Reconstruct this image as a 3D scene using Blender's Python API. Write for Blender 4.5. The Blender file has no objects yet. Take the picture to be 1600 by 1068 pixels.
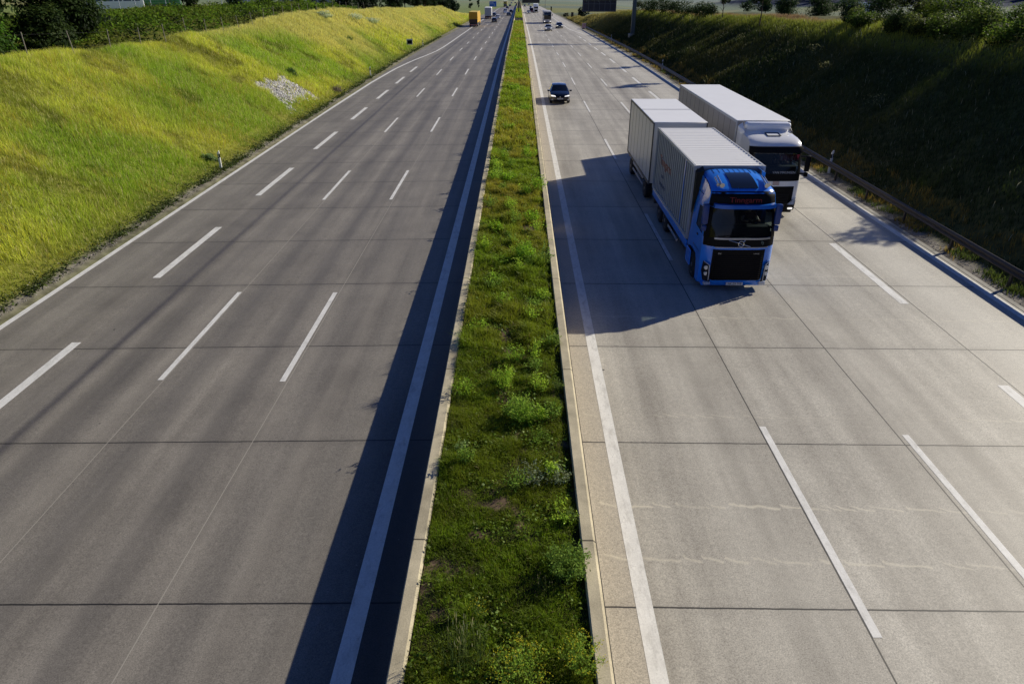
import bpy, bmesh, math, random
import numpy as np
from mathutils import Vector, Matrix, Euler
from mathutils.geometry import tessellate_polygon
random.seed(7); RNG = np.random.default_rng(11)
sc = bpy.context.scene
COL = sc.collection
R = math.radians
# ------------------------------------------------------------------ shape of the land
def drop(D):
    D = np.asarray(D, float); t = np.maximum(0, D-90)
    return .0125*np.where(t < 40, t*t/80, t-20)
LC = np.array([(-60,-29.2,5.9),(42,-29,5.85),(48,-28.6,5.6),(55,-28.4,5.55),(63,-28.5,5.65),(82,-28.6,5.7),(105,-29.5,6.2),(135,-28.5,5.65),(158,-28.1,5.4),(202,-27.4,5.05),(258,-26.4,4.5),(277,-23.5,2.3),(310,-21,.9),(340,-20,.1),(5000,-20,.1)])
RC = np.array([(-60,31,6.9),(46,30.8,6.75),(59,30.5,6.55),(72,30,6.25),(90,29.7,6.05),(109,29,5.7),(134,28.1,5.2),(175,27.8,5.05),(215,25.2,3.65),(236,23.7,2.8),(260,21.5,1.2),(300,20,.1),(5000,20,.1)])
def vnoise(x, y, s, seed=0):
    x = np.asarray(x, float)/s+seed*17.3; y = np.asarray(y, float)/s+seed*9.1
    xi = np.floor(x); yi = np.floor(y); fx = x-xi; fy = y-yi
    fx = fx*fx*(3-2*fx); fy = fy*fy*(3-2*fy)
    def h(a, b):
        v = np.sin(a*127.1+b*311.7+seed*74.7)*43758.5453
        return v-np.floor(v)
    return (h(xi, yi)*(1-fx)+h(xi+1, yi)*fx)*(1-fy)+(h(xi, yi+1)*(1-fx)+h(xi+1, yi+1)*fx)*fy
def fbm(x, y, s, seed=0):
    return .55*vnoise(x, y, s, seed)+.3*vnoise(x, y, s/2.2, seed+1)+.15*vnoise(x, y, s/5, seed+2)
def sstep(t):
    t = np.clip(t, 0, 1); return t*t*(3-2*t)
def ground_z(X, D):
    X = np.asarray(X, float); D = np.asarray(D, float)
    xl = np.interp(D, LC[:,0], LC[:,1]); hl = np.interp(D, LC[:,0], LC[:,2])
    xr = np.interp(D, RC[:,0], RC[:,1]); hr = np.interp(D, RC[:,0], RC[:,2])
    xf = np.interp(D, [0,110,150,220,300], [18.7,18.9,20.6,19.2,18.8])
    def side(t, h, out):
        z = h*np.clip(t, 0, 1)
        k = .07                                      # soften foot and crest
        z = np.where(np.abs(t) < k, h*(t+k)**2/(4*k), z)
        z = np.where(np.abs(t-1) < k, h*(1-(1+k-t)**2/(4*k)), z)
        return z-np.clip(out, 0, 60)*.006
    tl = (-X-18.3)/(-xl-18.3); tr = (X-xf)/(xr-xf)
    z = np.where(X < 0, side(tl, hl, -X+xl), side(tr, hr, X-xr))
    steep = np.where(X < 0, (tl > .08), (tr > .08))
    bump = (fbm(X, D, 5, 3)-.5)*.5+(fbm(X, D, 14, 5)-.5)*.9
    z = z+np.where(steep, 1, .04)*bump*np.clip(np.where(X < 0, tl, tr)*3, 0, 1)*np.clip(hl/3, .1, 1)
    far = np.clip((np.abs(X)-70)/200, 0, 3)
    z = z+far*(fbm(X, D, 160, 9)-.35)*np.where(X > 0, 2.5, 6)-np.where(X > 0, 6.5*sstep((X-55)/120), 0)
    # wooded hill beyond the right bank, low rise far ahead on the left
    z = z+60*np.exp(-(((X-640)/290)**2+((D-780)/300)**2))*np.clip((np.abs(X)-120)/150, 0, 1)
    z = z+30*np.exp(-(((X+520)/380)**2+((D-1300)/420)**2))
    tt = np.clip((D-1500)/1200, 0, 1)
    return z-.11-drop(D)+tt*tt*40*np.clip((np.abs(X)-20)/100, 0, 1)
def road_z(X, D):
    X = np.asarray(X, float)
    return np.where(X < 0, .09-.018*np.abs(X), -.0048*X)-drop(D)
def gz(x, y): return float(ground_z(x, y))
def rz(x, y): return float(road_z(x, y))
# ------------------------------------------------------------------ materials
MATS = {}
def nm(name):
    m = bpy.data.materials.new(name); m.use_nodes = True
    return m, m.node_tree.nodes, m.node_tree.links
def mat(name, col, rough=.5, metal=0, spec=.5, var=.0, vscale=6., coat=0., emis=None, bump=0.):
    if name in MATS: return MATS[name]
    m, n, l = nm(name); b = n['Principled BSDF']
    b.inputs['Base Color'].default_value = (*col, 1); b.inputs['Roughness'].default_value = rough
    b.inputs['Metallic'].default_value = metal; b.inputs['Specular IOR Level'].default_value = spec
    b.inputs['Coat Weight'].default_value = coat
    if emis: b.inputs['Emission Color'].default_value = (*emis[0], 1); b.inputs['Emission Strength'].default_value = emis[1]
    if var or bump:
        tc = n.new('ShaderNodeTexCoord'); t = n.new('ShaderNodeTexNoise'); t.inputs['Scale'].default_value = vscale; t.inputs['Detail'].default_value = 6
        l.new(tc.outputs['Object'], t.inputs['Vector'])
        mx = n.new('ShaderNodeMix'); mx.data_type = 'RGBA'
        mx.inputs[6].default_value = (*[c*(1-var) for c in col], 1); mx.inputs[7].default_value = (*[min(1, c*(1+var)) for c in col], 1)
        l.new(t.outputs['Fac'], mx.inputs[0]); l.new(mx.outputs[2], b.inputs['Base Color'])
        if bump:
            bp = n.new('ShaderNodeBump'); bp.inputs['Strength'].default_value = bump; bp.inputs['Distance'].default_value = .02
            l.new(t.outputs['Fac'], bp.inputs['Height']); l.new(bp.outputs[0], b.inputs['Normal'])
    MATS[name] = m; return m
def attr_mat(name, rough=.6, trans=.35, spec=.3, noise=0., nscale=30.):
    m, n, l = nm(name); b = n['Principled BSDF']
    a = n.new('ShaderNodeAttribute'); a.attribute_name = 'Col'
    src = a.outputs['Color']
    if noise:
        g = n.new('ShaderNodeNewGeometry'); t = n.new('ShaderNodeTexNoise'); t.inputs['Scale'].default_value = nscale; t.inputs['Detail'].default_value = 8
        l.new(g.outputs['Position'], t.inputs['Vector'])
        mr = n.new('ShaderNodeMapRange'); mr.inputs[1].default_value = .3; mr.inputs[2].default_value = .7; mr.inputs[3].default_value = 1-noise; mr.inputs[4].default_value = 1+noise
        l.new(t.outputs['Fac'], mr.inputs[0])
        vm = n.new('ShaderNodeVectorMath'); vm.operation = 'SCALE'; l.new(src, vm.inputs[0]); l.new(mr.outputs[0], vm.inputs['Scale']); src = vm.outputs[0]
        bp = n.new('ShaderNodeBump'); bp.inputs['Strength'].default_value = .6; bp.inputs['Distance'].default_value = .06
        l.new(t.outputs['Fac'], bp.inputs['Height']); l.new(bp.outputs[0], b.inputs['Normal'])
    l.new(src, b.inputs['Base Color']); b.inputs['Roughness'].default_value = rough; b.inputs['Specular IOR Level'].default_value = spec
    if trans:
        t = n.new('ShaderNodeBsdfTranslucent'); l.new(src, t.inputs['Color'])
        mx = n.new('ShaderNodeMixShader'); mx.inputs[0].default_value = trans
        l.new(b.outputs[0], mx.inputs[1]); l.new(t.outputs[0], mx.inputs[2]); l.new(mx.outputs[0], n['Material Output'].inputs[0])
    MATS[name] = m; return m
class NB:                                            # small node-building helper
    def __init__(s, m): s.n = m.node_tree.nodes; s.l = m.node_tree.links
    def new(s, t, **k):
        x = s.n.new(t)
        for a, b in k.items(): setattr(x, a, b)
        return x
    def val(s, sock, v):
        if hasattr(v, 'is_output') or isinstance(v, bpy.types.NodeSocket): s.l.new(v, sock)
        else: sock.default_value = v
    def math(s, op, a, b=None, c=None, clamp=False):
        x = s.new('ShaderNodeMath', operation=op, use_clamp=clamp); s.val(x.inputs[0], a)
        if b is not None: s.val(x.inputs[1], b)
        if c is not None: s.val(x.inputs[2], c)
        return x.outputs[0]
    def mix(s, f, a, b):
        x = s.new('ShaderNodeMix', data_type='RGBA'); s.val(x.inputs[0], f)
        for i, v in ((6, a), (7, b)):
            if isinstance(v, tuple): x.inputs[i].default_value = (*v, 1)
            else: s.l.new(v, x.inputs[i])
        return x.outputs[2]
    def noise(s, vec, scale, detail=4, rough=.5):
        x = s.new('ShaderNodeTexNoise'); s.l.new(vec, x.inputs['Vector']); x.inputs['Scale'].default_value = scale; x.inputs['Detail'].default_value = detail; x.inputs['Roughness'].default_value = rough
        return x.outputs['Fac']
    def rng(s, v, a, b, c=0., d=1.):
        x = s.new('ShaderNodeMapRange'); s.val(x.inputs[0], v); x.inputs[1].default_value = a; x.inputs[2].default_value = b; x.inputs[3].default_value = c; x.inputs[4].default_value = d
        return x.outputs[0]
    def scalev(s, vec, k):
        x = s.new('ShaderNodeVectorMath', operation='MULTIPLY'); s.l.new(vec, x.inputs[0]); x.inputs[1].default_value = k
        return x.outputs[0]
def road_material(name, dark, light, xj, jd, jp, tracks_shade, lightline, gutter=None, cracks=()):
    m, n, l = nm(name); q = NB(m); b = n['Principled BSDF']
    pos = q.new('ShaderNodeNewGeometry').outputs['Position']; sp = q.new('ShaderNodeSeparateXYZ'); l.new(pos, sp.inputs[0]); X, Y = sp.outputs[0], sp.outputs[1]
    streak = q.noise(q.scalev(pos, (1., .11, 1.)), .8, 6, .62)
    streak2 = q.noise(q.scalev(pos, (1., .015, 1.)), 2.6, 3, .5)
    blot = q.noise(pos, .5, 5, .6)
    f = q.math('ADD', q.math('MULTIPLY', streak, .65), q.math('ADD', q.math('MULTIPLY', streak2, .35), q.math('MULTIPLY', blot, .35)))
    base = q.mix(q.rng(f, .46, .86), dark, light)
    # slab to slab tone
    slab = q.math('FLOOR', q.math('DIVIDE', q.math('SUBTRACT', Y, jd), jp))
    wn = q.new('ShaderNodeTexWhiteNoise', noise_dimensions='1D'); l.new(slab, wn.inputs['W'])
    base = q.mix(q.math('MULTIPLY', wn.outputs['Value'], .10), base, tuple(c*.6 for c in dark))
    # wheel-track and rubber streaks, plus shade painted beside the median wall
    for x0, w, a, c in tracks_shade:
        d = q.math('DIVIDE', q.math('SUBTRACT', X, x0), w); g = q.math('EXPONENT', q.math('MULTIPLY', q.math('MULTIPLY', d, d), -1.))
        wob = q.rng(q.noise(q.scalev(pos, (.3, .05, 1)), 1.2, 2), .3, .7, .5, 1.1)
        base = q.mix(q.math('MULTIPLY', q.math('MULTIPLY', g, wob), a, clamp=True), base, c)
    if gutter:
        base = q.mix(q.math('MULTIPLY', q.math('LESS_THAN', X, gutter[0]), .75), base, gutter[1])
    # aggregate grain
    gr = q.noise(pos, 42, 5, .8); gr2 = q.noise(pos, 9, 3, .7)
    k = q.math('ADD', q.rng(gr, .34, .66, .55, 1.45), q.rng(gr2, .3, .7, -.09, .09))
    vm = q.new('ShaderNodeVectorMath', operation='SCALE'); l.new(base, vm.inputs[0]); l.new(k, vm.inputs['Scale']); base = vm.outputs[0]
    vor = q.new('ShaderNodeTexVoronoi'); vor.inputs['Scale'].default_value = 3.1; l.new(pos, vor.inputs['Vector'])
    base = q.mix(q.math('MULTIPLY', q.math('LESS_THAN', vor.outputs['Distance'], .035), .35), base, (.62, .6, .55))
    vor2 = q.new('ShaderNodeTexVoronoi'); vor2.inputs['Scale'].default_value = .55; l.new(pos, vor2.inputs['Vector'])
    base = q.mix(q.math('MULTIPLY', q.math('LESS_THAN', vor2.outputs['Distance'], .022), .85), base, (.03, .028, .026))
    # pale scalloped leak lines
    for D0, slope, a in cracks:
        ph = q.math('FRACT', q.math('ADD', q.math('MULTIPLY', X, 1.55), q.math('MULTIPLY', blot, 5.5)))
        yy = q.math('ADD', D0, q.math('ADD', q.math('MULTIPLY', X, slope), q.math('MULTIPLY', q.math('POWER', ph, .55), -.17)))
        dd = q.math('ABSOLUTE', q.math('SUBTRACT', Y, yy))
        on = q.math('MULTIPLY', q.rng(dd, .0, .05, 1, 0), q.rng(q.noise(pos, .45, 3), .36, .6, .1, 1))
        base = q.mix(q.math('MULTIPLY', on, a), base, (.80, .74, .58))
    # transverse joints, then longitudinal joints
    wob = q.math('MULTIPLY', q.math('SUBTRACT', q.noise(pos, 3, 3), .5), .03)
    t = q.math('FRACT', q.math('ADD', q.math('DIVIDE', q.math('SUBTRACT', q.math('ADD', Y, wob), jd), jp), .5))
    dj = q.math('MULTIPLY', q.math('ABSOLUTE', q.math('SUBTRACT', t, .5)), jp)
    stain = q.math('MULTIPLY', q.rng(dj, .02, .3, .22, 0), q.rng(blot, .35, .65))
    base = q.mix(stain, base, tuple(c*.5 for c in dark))
    base = q.mix(q.rng(dj, .014, .022, .93, 0), base, (.012, .011, .012))
    for xx, wd in xj:
        dx = q.math('ABSOLUTE', q.math('SUBTRACT', q.math('ADD', X, q.math('MULTIPLY', wob, .4)), xx))
        base = q.mix(q.rng(dx, wd, wd*1.7, .9, 0), base, (.42, .39, .33) if lightline else (.02, .019, .018))
    l.new(base, b.inputs['Base Color']); b.inputs['Roughness'].default_value = .6; b.inputs['Specular IOR Level'].default_value = .45
    bp = q.new('ShaderNodeBump'); bp.inputs['Strength'].default_value = .35; bp.inputs['Distance'].default_value = .004
    l.new(gr, bp.inputs['Height']); l.new(bp.outputs[0], b.inputs['Normal'])
    return m
def concrete_material(name, col):
    m, n, l = nm(name); q = NB(m); b = n['Principled BSDF']
    pos = q.new('ShaderNodeNewGeometry').outputs['Position']; sp = q.new('ShaderNodeSeparateXYZ'); l.new(pos, sp.inputs[0])
    a = q.noise(pos, 1.3, 6, .65); c = q.noise(pos, 40, 4, .7)
    base = q.mix(q.rng(a, .3, .7), tuple(x*.62 for x in col), tuple(x*1.12 for x in col))
    vm = q.new('ShaderNodeVectorMath', operation='SCALE'); l.new(base, vm.inputs[0]); l.new(q.rng(c, .3, .7, .82, 1.16), vm.inputs['Scale'])
    t = q.math('FRACT', q.math('DIVIDE', sp.outputs[1], 6.)); dj = q.math('MULTIPLY', q.math('ABSOLUTE', q.math('SUBTRACT', t, .5)), 6.)
    base = q.mix(q.rng(dj, .012, .02, .9, 0), vm.outputs[0], (.03, .028, .025))
    l.new(base, b.inputs['Base Color']); b.inputs['Roughness'].default_value = .85; b.inputs['Specular IOR Level'].default_value = .2
    bp = q.new('ShaderNodeBump'); bp.inputs['Strength'].default_value = .4; bp.inputs['Distance'].default_value = .01; l.new(c, bp.inputs['Height']); l.new(bp.outputs[0], b.inputs['Normal'])
    return m
def paint_material():
    m, n, l = nm('road_paint'); q = NB(m); b = n['Principled BSDF']
    pos = q.new('ShaderNodeNewGeometry').outputs['Position']
    a = q.noise(pos, 2.2, 6, .7); c = q.noise(pos, 30, 4, .7)
    base = q.mix(q.rng(a, .35, .7), (.78, .77, .73), (.93, .92, .88))
    base = q.mix(q.math('MULTIPLY', q.rng(q.noise(q.scalev(pos, (1., .35, 1.)), 5., 7, .7), .5, .72), .6), base, (.40, .385, .35))
    crk = q.new('ShaderNodeTexVoronoi', feature='DISTANCE_TO_EDGE'); crk.inputs['Scale'].default_value = 4.5; l.new(q.scalev(pos, (1, .6, 1)), crk.inputs['Vector'])
    base = q.mix(q.math('MULTIPLY', q.rng(crk.outputs['Distance'], .0, .022, 1, 0), q.rng(a, .5, .62, 0, .5)), base, (.3, .29, .27))
    vm = q.new('ShaderNodeVectorMath', operation='SCALE'); l.new(base, vm.inputs[0]); l.new(q.rng(c, .3, .7, .86, 1.08), vm.inputs['Scale'])
    l.new(vm.outputs[0], b.inputs['Base Color']); b.inputs['Roughness'].default_value = .6
    return m
M_paint = paint_material()
M_wall = concrete_material('barrier_concrete', (.62, .545, .38))
M_kerb = concrete_material('edge_concrete', (.42, .40, .35))
M_ground = attr_mat('ground_soil', rough=.95, trans=0, spec=.1, noise=.45, nscale=2.3)
M_grass = attr_mat('grass_blades', rough=.55, trans=.38, spec=.25)
M_leaf = attr_mat('leaves', rough=.6, trans=.45, spec=.12)
M_stone = attr_mat('stones', rough=.85, trans=0, spec=.2)
M_bark = mat('bark', (.07, .05, .035), .9, var=.5, vscale=9, bump=.5)
M_tyre = mat('tyre_rubber', (.012, .012, .013), .8, var=.3)
M_rim = mat('rim_metal', (.28, .28, .29), .4, .8)
M_black = mat('black_plastic', (.004, .004, .005), .55, spec=.15)
M_dkgrey = mat('dark_grey_plastic', (.012, .012, .014), .6, spec=.25, var=.2)
M_chassis = mat('chassis_steel', (.018, .018, .02), .6, var=.3)
M_alu = mat('aluminium_rail', (.45, .46, .48), .35, .7, var=.1)
M_glassd = mat('dark_glass', (.006, .008, .012), .06, 0, .6)
M_lamp = mat('lamp_glass', (.62, .65, .7), .12, .3, .8, var=.4, vscale=30)
M_lamp_on = mat('lit_lamp', (.9, .9, .9), .1, 0, .8, emis=((1., .96, .88), .8))
M_red = mat('red_lamp', (.35, .01, .01), .25)
M_plate = mat('plate_white', (.6, .6, .6), .4)
M_chrome = mat('chrome_trim', (.55, .56, .58), .22, .9)
M_skin = mat('skin', (.55, .33, .24), .5, var=.1)
M_steel = mat('galvanised_steel', (.20, .20, .20), .5, .55, var=.35, vscale=3)
def clear_glass(name, tint, t):
    m, n, l = nm(name); b = n['Principled BSDF']; b.inputs['Base Color'].default_value = (.01, .012, .015, 1); b.inputs['Roughness'].default_value = .04
    tr = n.new('ShaderNodeBsdfTransparent'); tr.inputs[0].default_value = (*tint, 1)
    mx = n.new('ShaderNodeMixShader'); mx.inputs[0].default_value = t
    l.new(b.outputs[0], mx.inputs[1]); l.new(tr.outputs[0], mx.inputs[2]); l.new(mx.outputs[0], n['Material Output'].inputs[0]); return m
M_glass2 = clear_glass('side_glass', (.75, .82, .82), .86)
M_glass = clear_glass('cab_glass', (.50, .62, .64), .52)
# ------------------------------------------------------------------ object helpers
def link(o, parent=None):
    COL.objects.link(o)
    if parent is not None: o.parent = parent
    return o
def tag(o, label=None, cat=None, group=None, kind=None):
    if label: o['label'] = label
    if cat: o['category'] = cat
    if group: o['group'] = group
    if kind: o['kind'] = kind
    return o
def thing(name, label, cat, loc=(0,0,0), rotz=0., group=None):
    o = bpy.data.objects.new(name, None); COL.objects.link(o); o.location = loc; o.rotation_euler = (0, 0, rotz); o.empty_display_size = .3
    return tag(o, label, cat, group)
def dup(o, parent=None):
    c = o.copy(); COL.objects.link(c)
    if parent is not None: c.parent = parent
    for ch in list(o.children): dup(ch, c)
    return c
def mesh_obj(name, verts, faces, m=None, parent=None, smooth=None):
    me = bpy.data.meshes.new(name); me.from_pydata([tuple(v) for v in verts], [], faces); me.update()
    if m is not None:
        for x in (m if isinstance(m, (list, tuple)) else [m]): me.materials.append(x)
    if smooth is not None:
        me.shade_smooth(); me.set_sharp_from_angle(angle=R(smooth))
    return link(bpy.data.objects.new(name, me), parent)
def bm_obj(name, bm, m, parent=None, smooth=None, recalc=True):
    if recalc: bmesh.ops.recalc_face_normals(bm, faces=bm.faces)
    me = bpy.data.meshes.new(name); bm.to_mesh(me); bm.free()
    for x in (m if isinstance(m, (list, tuple)) else [m]): me.materials.append(x)
    if smooth is not None:
        me.shade_smooth(); me.set_sharp_from_angle(angle=R(smooth))
    return link(bpy.data.objects.new(name, me), parent)
def add_box(bm, x0, x1, y0, y1, z0, z1, bev=0., seg=2):
    r = bmesh.ops.create_cube(bm, size=1.)
    for v in r['verts']: v.co = Vector((x0+(v.co.x+.5)*(x1-x0), y0+(v.co.y+.5)*(y1-y0), z0+(v.co.z+.5)*(z1-z0)))
    if bev:
        es = list({e for v in r['verts'] for e in v.link_edges})
        bmesh.ops.bevel(bm, geom=es, offset=bev, segments=seg, affect='EDGES', profile=.5)
def box(name, x0, x1, y0, y1, z0, z1, m, parent=None, bev=.0, seg=2):
    bm = bmesh.new(); add_box(bm, x0, x1, y0, y1, z0, z1, bev, seg); return bm_obj(name, bm, m, parent, 40 if bev else None)
def add_cyl(bm, p0, p1, r0, r1=None, n=16, caps=True):
    p0 = Vector(p0); p1 = Vector(p1); r1 = r0 if r1 is None else r1
    q = (p1-p0).to_track_quat('Z', 'Y'); A = []; B = []
    for i in range(n):
        a = 2*math.pi*i/n; d = q @ Vector((math.cos(a), math.sin(a), 0)); A.append(bm.verts.new(p0+d*r0)); B.append(bm.verts.new(p1+d*r1))
    for i in range(n): bm.faces.new((A[i], A[(i+1)%n], B[(i+1)%n], B[i]))
    if caps: bm.faces.new(A[::-1]); bm.faces.new(B)
def add_lathe(bm, c, prof, n=24):                    # prof: (x along axle, radius); axle along X
    rings = []
    for x, r in prof:
        rings.append([bm.verts.new((c[0]+x, c[1]+r*math.cos(2*math.pi*i/n), c[2]+r*math.sin(2*math.pi*i/n))) for i in range(n)])
    for a, b in zip(rings, rings[1:]):
        for i in range(n): bm.faces.new((a[i], a[(i+1)%n], b[(i+1)%n], b[i]))
    bm.faces.new(rings[0][::-1]); bm.faces.new(rings[-1])
def wheel(parent, x, y, r, w, side, rim=M_rim):
    """tyre with its rim; side = direction the outer face looks"""
    bm = bmesh.new(); h = w/2
    add_lathe(bm, (x, y, r), [(-h, r*.62), (-h, r*.86), (-h*.8, r*.97), (-h*.5, r), (h*.5, r), (h*.8, r*.97), (h, r*.86), (h, r*.62)], 24)
    t = bm_obj('tyre', bm, M_tyre, parent, 35)
    bm = bmesh.new(); s = side
    pr = [(s*h*.55, r*.60), (s*h*1.02, r*.61), (s*h*.75, r*.5), (s*h*.55, r*.42), (s*h*.6, r*.2), (s*h*1.0, r*.17), (s*h*1.02, .01)]
    add_lathe(bm, (x, y, r), pr, 20)
    bm_obj('rim', bm, rim, t, 35); return t
def text_obj(name, s, size, m, parent, loc, rot, sx=1., ext=.004):
    cu = bpy.data.curves.new(name, 'FONT'); cu.body = s; cu.size = size; cu.extrude = ext; cu.align_x = 'CENTER'; cu.align_y = 'CENTER'; cu.resolution_u = 3
    o = bpy.data.objects.new(name, cu); COL.objects.link(o)
    dg = bpy.context.evaluated_depsgraph_get(); me = bpy.data.meshes.new_from_object(o.evaluated_get(dg))
    bpy.data.objects.remove(o)
    me.materials.clear(); me.materials.append(m)
    p = bpy.data.objects.new(name, me); link(p, parent); p.location = loc; p.rotation_euler = rot; p.scale = (sx, 1, 1); return p
def np_mesh(name, V, F, col, m, parent=None, smooth=False):
    """V (n,3); F (k,4) quads or (k,3) tris; col (n,3) point colours"""
    me = bpy.data.meshes.new(name); V = np.ascontiguousarray(V, dtype=np.float32); F = np.ascontiguousarray(F, dtype=np.int32)
    k = F.shape[1]; nf = len(F)
    me.vertices.add(len(V)); me.vertices.foreach_set('co', V.ravel())
    me.loops.add(nf*k); me.loops.foreach_set('vertex_index', F.ravel())
    me.polygons.add(nf); me.polygons.foreach_set('loop_start', np.arange(0, nf*k, k, dtype=np.int32))
    me.update(calc_edges=True)
    if col is not None:
        a = me.color_attributes.new('Col', 'FLOAT_COLOR', 'POINT'); c = np.ones((len(V), 4), np.float32); c[:, :3] = col; a.data.foreach_set('color', c.ravel())
    if smooth: me.shade_smooth()
    me.materials.append(m)
    return link(bpy.data.objects.new(name, me), parent)
def blades(P, H, W, C, lean=.35, wind=(-.05, -.03), fine=True):
    """grass blades: returns V, F(quads), colours; each a bent two-segment blade"""
    n = len(P); a = RNG.uniform(0, 2*np.pi, n); d = np.stack([np.cos(a), np.sin(a), np.zeros(n)], 1)
    b = RNG.uniform(0, 2*np.pi, n); l = RNG.uniform(0, lean, n); L = np.stack([np.cos(b)*l+wind[0], np.sin(b)*l+wind[1], np.zeros(n)], 1)
    up = np.array([0, 0, 1.])
    mid = P+H[:,None]*(.55*up+.3*L); tip = P+H[:,None]*(up*(1-.25*l[:,None])+1.0*L)
    w = (W/2)[:,None]*d
    V = np.stack([P-w, P+w, mid-w*.8, mid+w*.8, tip-w*.12, tip+w*.12], 1).reshape(-1, 3)
    i = (np.arange(n)*6)[:,None]
    F = np.concatenate([i+np.array([[0,1,3,2]]), i+np.array([[2,3,5,4]])], 0)
    k = np.array([.5,.5,.9,.9,1.12,1.12])
    CC = (C[:,None,:]*k[None,:,None]).reshape(-1, 3)
    return V, F, CC
def leaves(P, S, C, up=.3, asp=.6, N=None):
    """leaf cards: folded diamonds of size S at P"""
    n = len(P); nrm = RNG.normal(size=(n, 3)); nrm[:,2] = np.abs(nrm[:,2])+up
    if N is not None: nrm = nrm*.7+N
    nrm /= np.linalg.norm(nrm, axis=1)[:,None]
    t = np.cross(nrm, RNG.normal(size=(n, 3))); t /= np.linalg.norm(t, axis=1)[:,None]; b = np.cross(nrm, t)
    s = S[:,None]
    V = np.stack([P-t*s*.5, P+b*s*asp*.5-nrm*s*.08, P+t*s*.5-nrm*s*.1, P-b*s*asp*.5-nrm*s*.08], 1).reshape(-1, 3)
    F = (np.arange(n)*4)[:,None]+np.array([[0,1,2,3]])
    CC = np.repeat(C, 4, 0)
    return V, F, CC
def jit(c, n, v=.25, hue=.12):
    c = np.asarray(c, float)
    k = RNG.uniform(1-v, 1+v, (n, 1)); h = RNG.uniform(-hue, hue, (n, 1))
    return np.clip(c*k*np.concatenate([1+h, np.ones((n,1)), 1-h], 1), 0.001, 1)
# ------------------------------------------------------------------ ground
def axis(spans):
    out = []
    for a, b, s in spans: out += list(np.arange(a, b, s))
    return np.array(out+[spans[-1][1]])
gx = np.concatenate([-axis([(17.5,34,.55),(34,60,2.5),(60,200,10),(200,800,40),(800,2600,150)])[::-1], np.array([-16.5,-9,-2.3,-1.2,0,1.0,1.7,9,16.2]), axis([(17.3,34,.55),(34,60,2.5),(60,200,10),(200,1200,40),(1200,2600,150)])])
gy = axis([(-60,0,6),(0,120,.8),(120,320,2),(320,800,10),(800,2000,40),(2000,5000,200)])
GX, GY = np.meshgrid(gx, gy); GZ = ground_z(GX, GY)
GZ = np.where(np.abs(GX) < 17.25, GZ-.22-.5*(np.abs(GX)<1.5), GZ)
GZ = np.where((np.abs(GX) < 1.5) & (GY > 228) & (GY < 262), -5-drop(GY), GZ)
nx, ny = len(gx), len(gy)
gi = np.arange(nx*ny).reshape(ny, nx)
GF = np.stack([gi[:-1,:-1], gi[:-1,1:], gi[1:,1:], gi[1:,:-1]], -1).reshape(-1, 4)
def ground_col(X, D):
    X = X.ravel(); D = D.ravel(); n = len(X)
    a = fbm(X, D, 7, 21)[:,None]; c = np.array([.14,.17,.02])*(1-a)+np.array([.26,.25,.05])*a
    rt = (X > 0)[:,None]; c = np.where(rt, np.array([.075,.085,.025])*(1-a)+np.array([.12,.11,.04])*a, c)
    verge = ((np.abs(X) > 16.9) & (np.abs(X) < np.where(X < 0, 17.9, 18.3)))[:,None]
    c = np.where(verge, np.array([.22,.20,.17])*(.7+.6*a), c)
    f = fbm(X, D, 260, 31)[:,None]
    fld = np.where(f < .42, np.array([.16,.21,.10]), np.where(f < .55, np.array([.24,.24,.09]), np.array([.17,.20,.13])))
    leftfar = np.where(f < .5, np.array([.26,.25,.07]), np.array([.20,.25,.07]))
    w = np.clip((np.abs(X)-45)/15, 0, 1)[:,None]*np.clip((D-60)/80, 0, 1)[:,None]
    w = np.maximum(w, np.clip((D-320)/60, 0, 1)[:,None])
    c = c*(1-w)+np.where(rt, fld, leftfar)*w
    hz = np.clip((D-350)/1100, 0, .55)[:,None]; c = c*(1-hz)+np.array([.24,.29,.30])*hz  # distance haze painted into the ground colour
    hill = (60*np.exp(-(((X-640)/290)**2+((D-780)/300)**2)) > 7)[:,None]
    c = np.where(hill, np.array([.012,.028,.07]), c)  # haze and shade of the far hill painted in as dark blue
    return c
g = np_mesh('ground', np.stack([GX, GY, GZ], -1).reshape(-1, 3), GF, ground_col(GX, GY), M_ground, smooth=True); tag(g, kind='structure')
# ------------------------------------------------------------------ carriageways
ry = axis([(-40,0,5),(0,90,3),(90,140,2),(140,400,5),(400,1200,20),(1200,2600,100)])
def strip_obj(name, xs, ys, zf, m, parent=None, dz=0.):
    XX, YY = np.meshgrid(np.asarray(xs, float), ys); ZZ = zf(XX, YY)+dz
    n1, n2 = XX.shape; i = np.arange(n1*n2).reshape(n1, n2)
    F = np.stack([i[:-1,:-1], i[:-1,1:], i[1:,1:], i[1:,:-1]], -1).reshape(-1, 4)
    return np_mesh(name, np.stack([XX, YY, ZZ], -1).reshape(-1, 3), F, None, m, parent)
trk_shadeL = [(-12.35,.16,.75,(.045,.042,.055)),(-12.9,.5,.4,(.07,.067,.07)),(-11.2,.5,.45,(.08,.075,.075)),(-9.2,.42,.5,(.085,.08,.078)),(-7.5,.42,.5,(.085,.08,.078)),(-5.6,.45,.4,(.09,.085,.08)),(-4.2,.4,.35,(.12,.115,.105)),(-2.4,.9,.9,(.055,.052,.05)),(-15.5,1.3,.25,(.2,.19,.17))]  # strip nearest the median paints the wall's shade into the slab colour
trkR = [(3.4,.4,.25,(.26,.24,.205)),(5.0,.4,.25,(.26,.24,.205)),(7.0,.35,.45,(.25,.225,.19)),(8.6,.4,.45,(.25,.225,.19)),(10.6,.4,.5,(.25,.225,.19)),(12.4,.4,.4,(.26,.24,.205)),(15,1.2,.6,(.66,.63,.55))]
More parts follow.
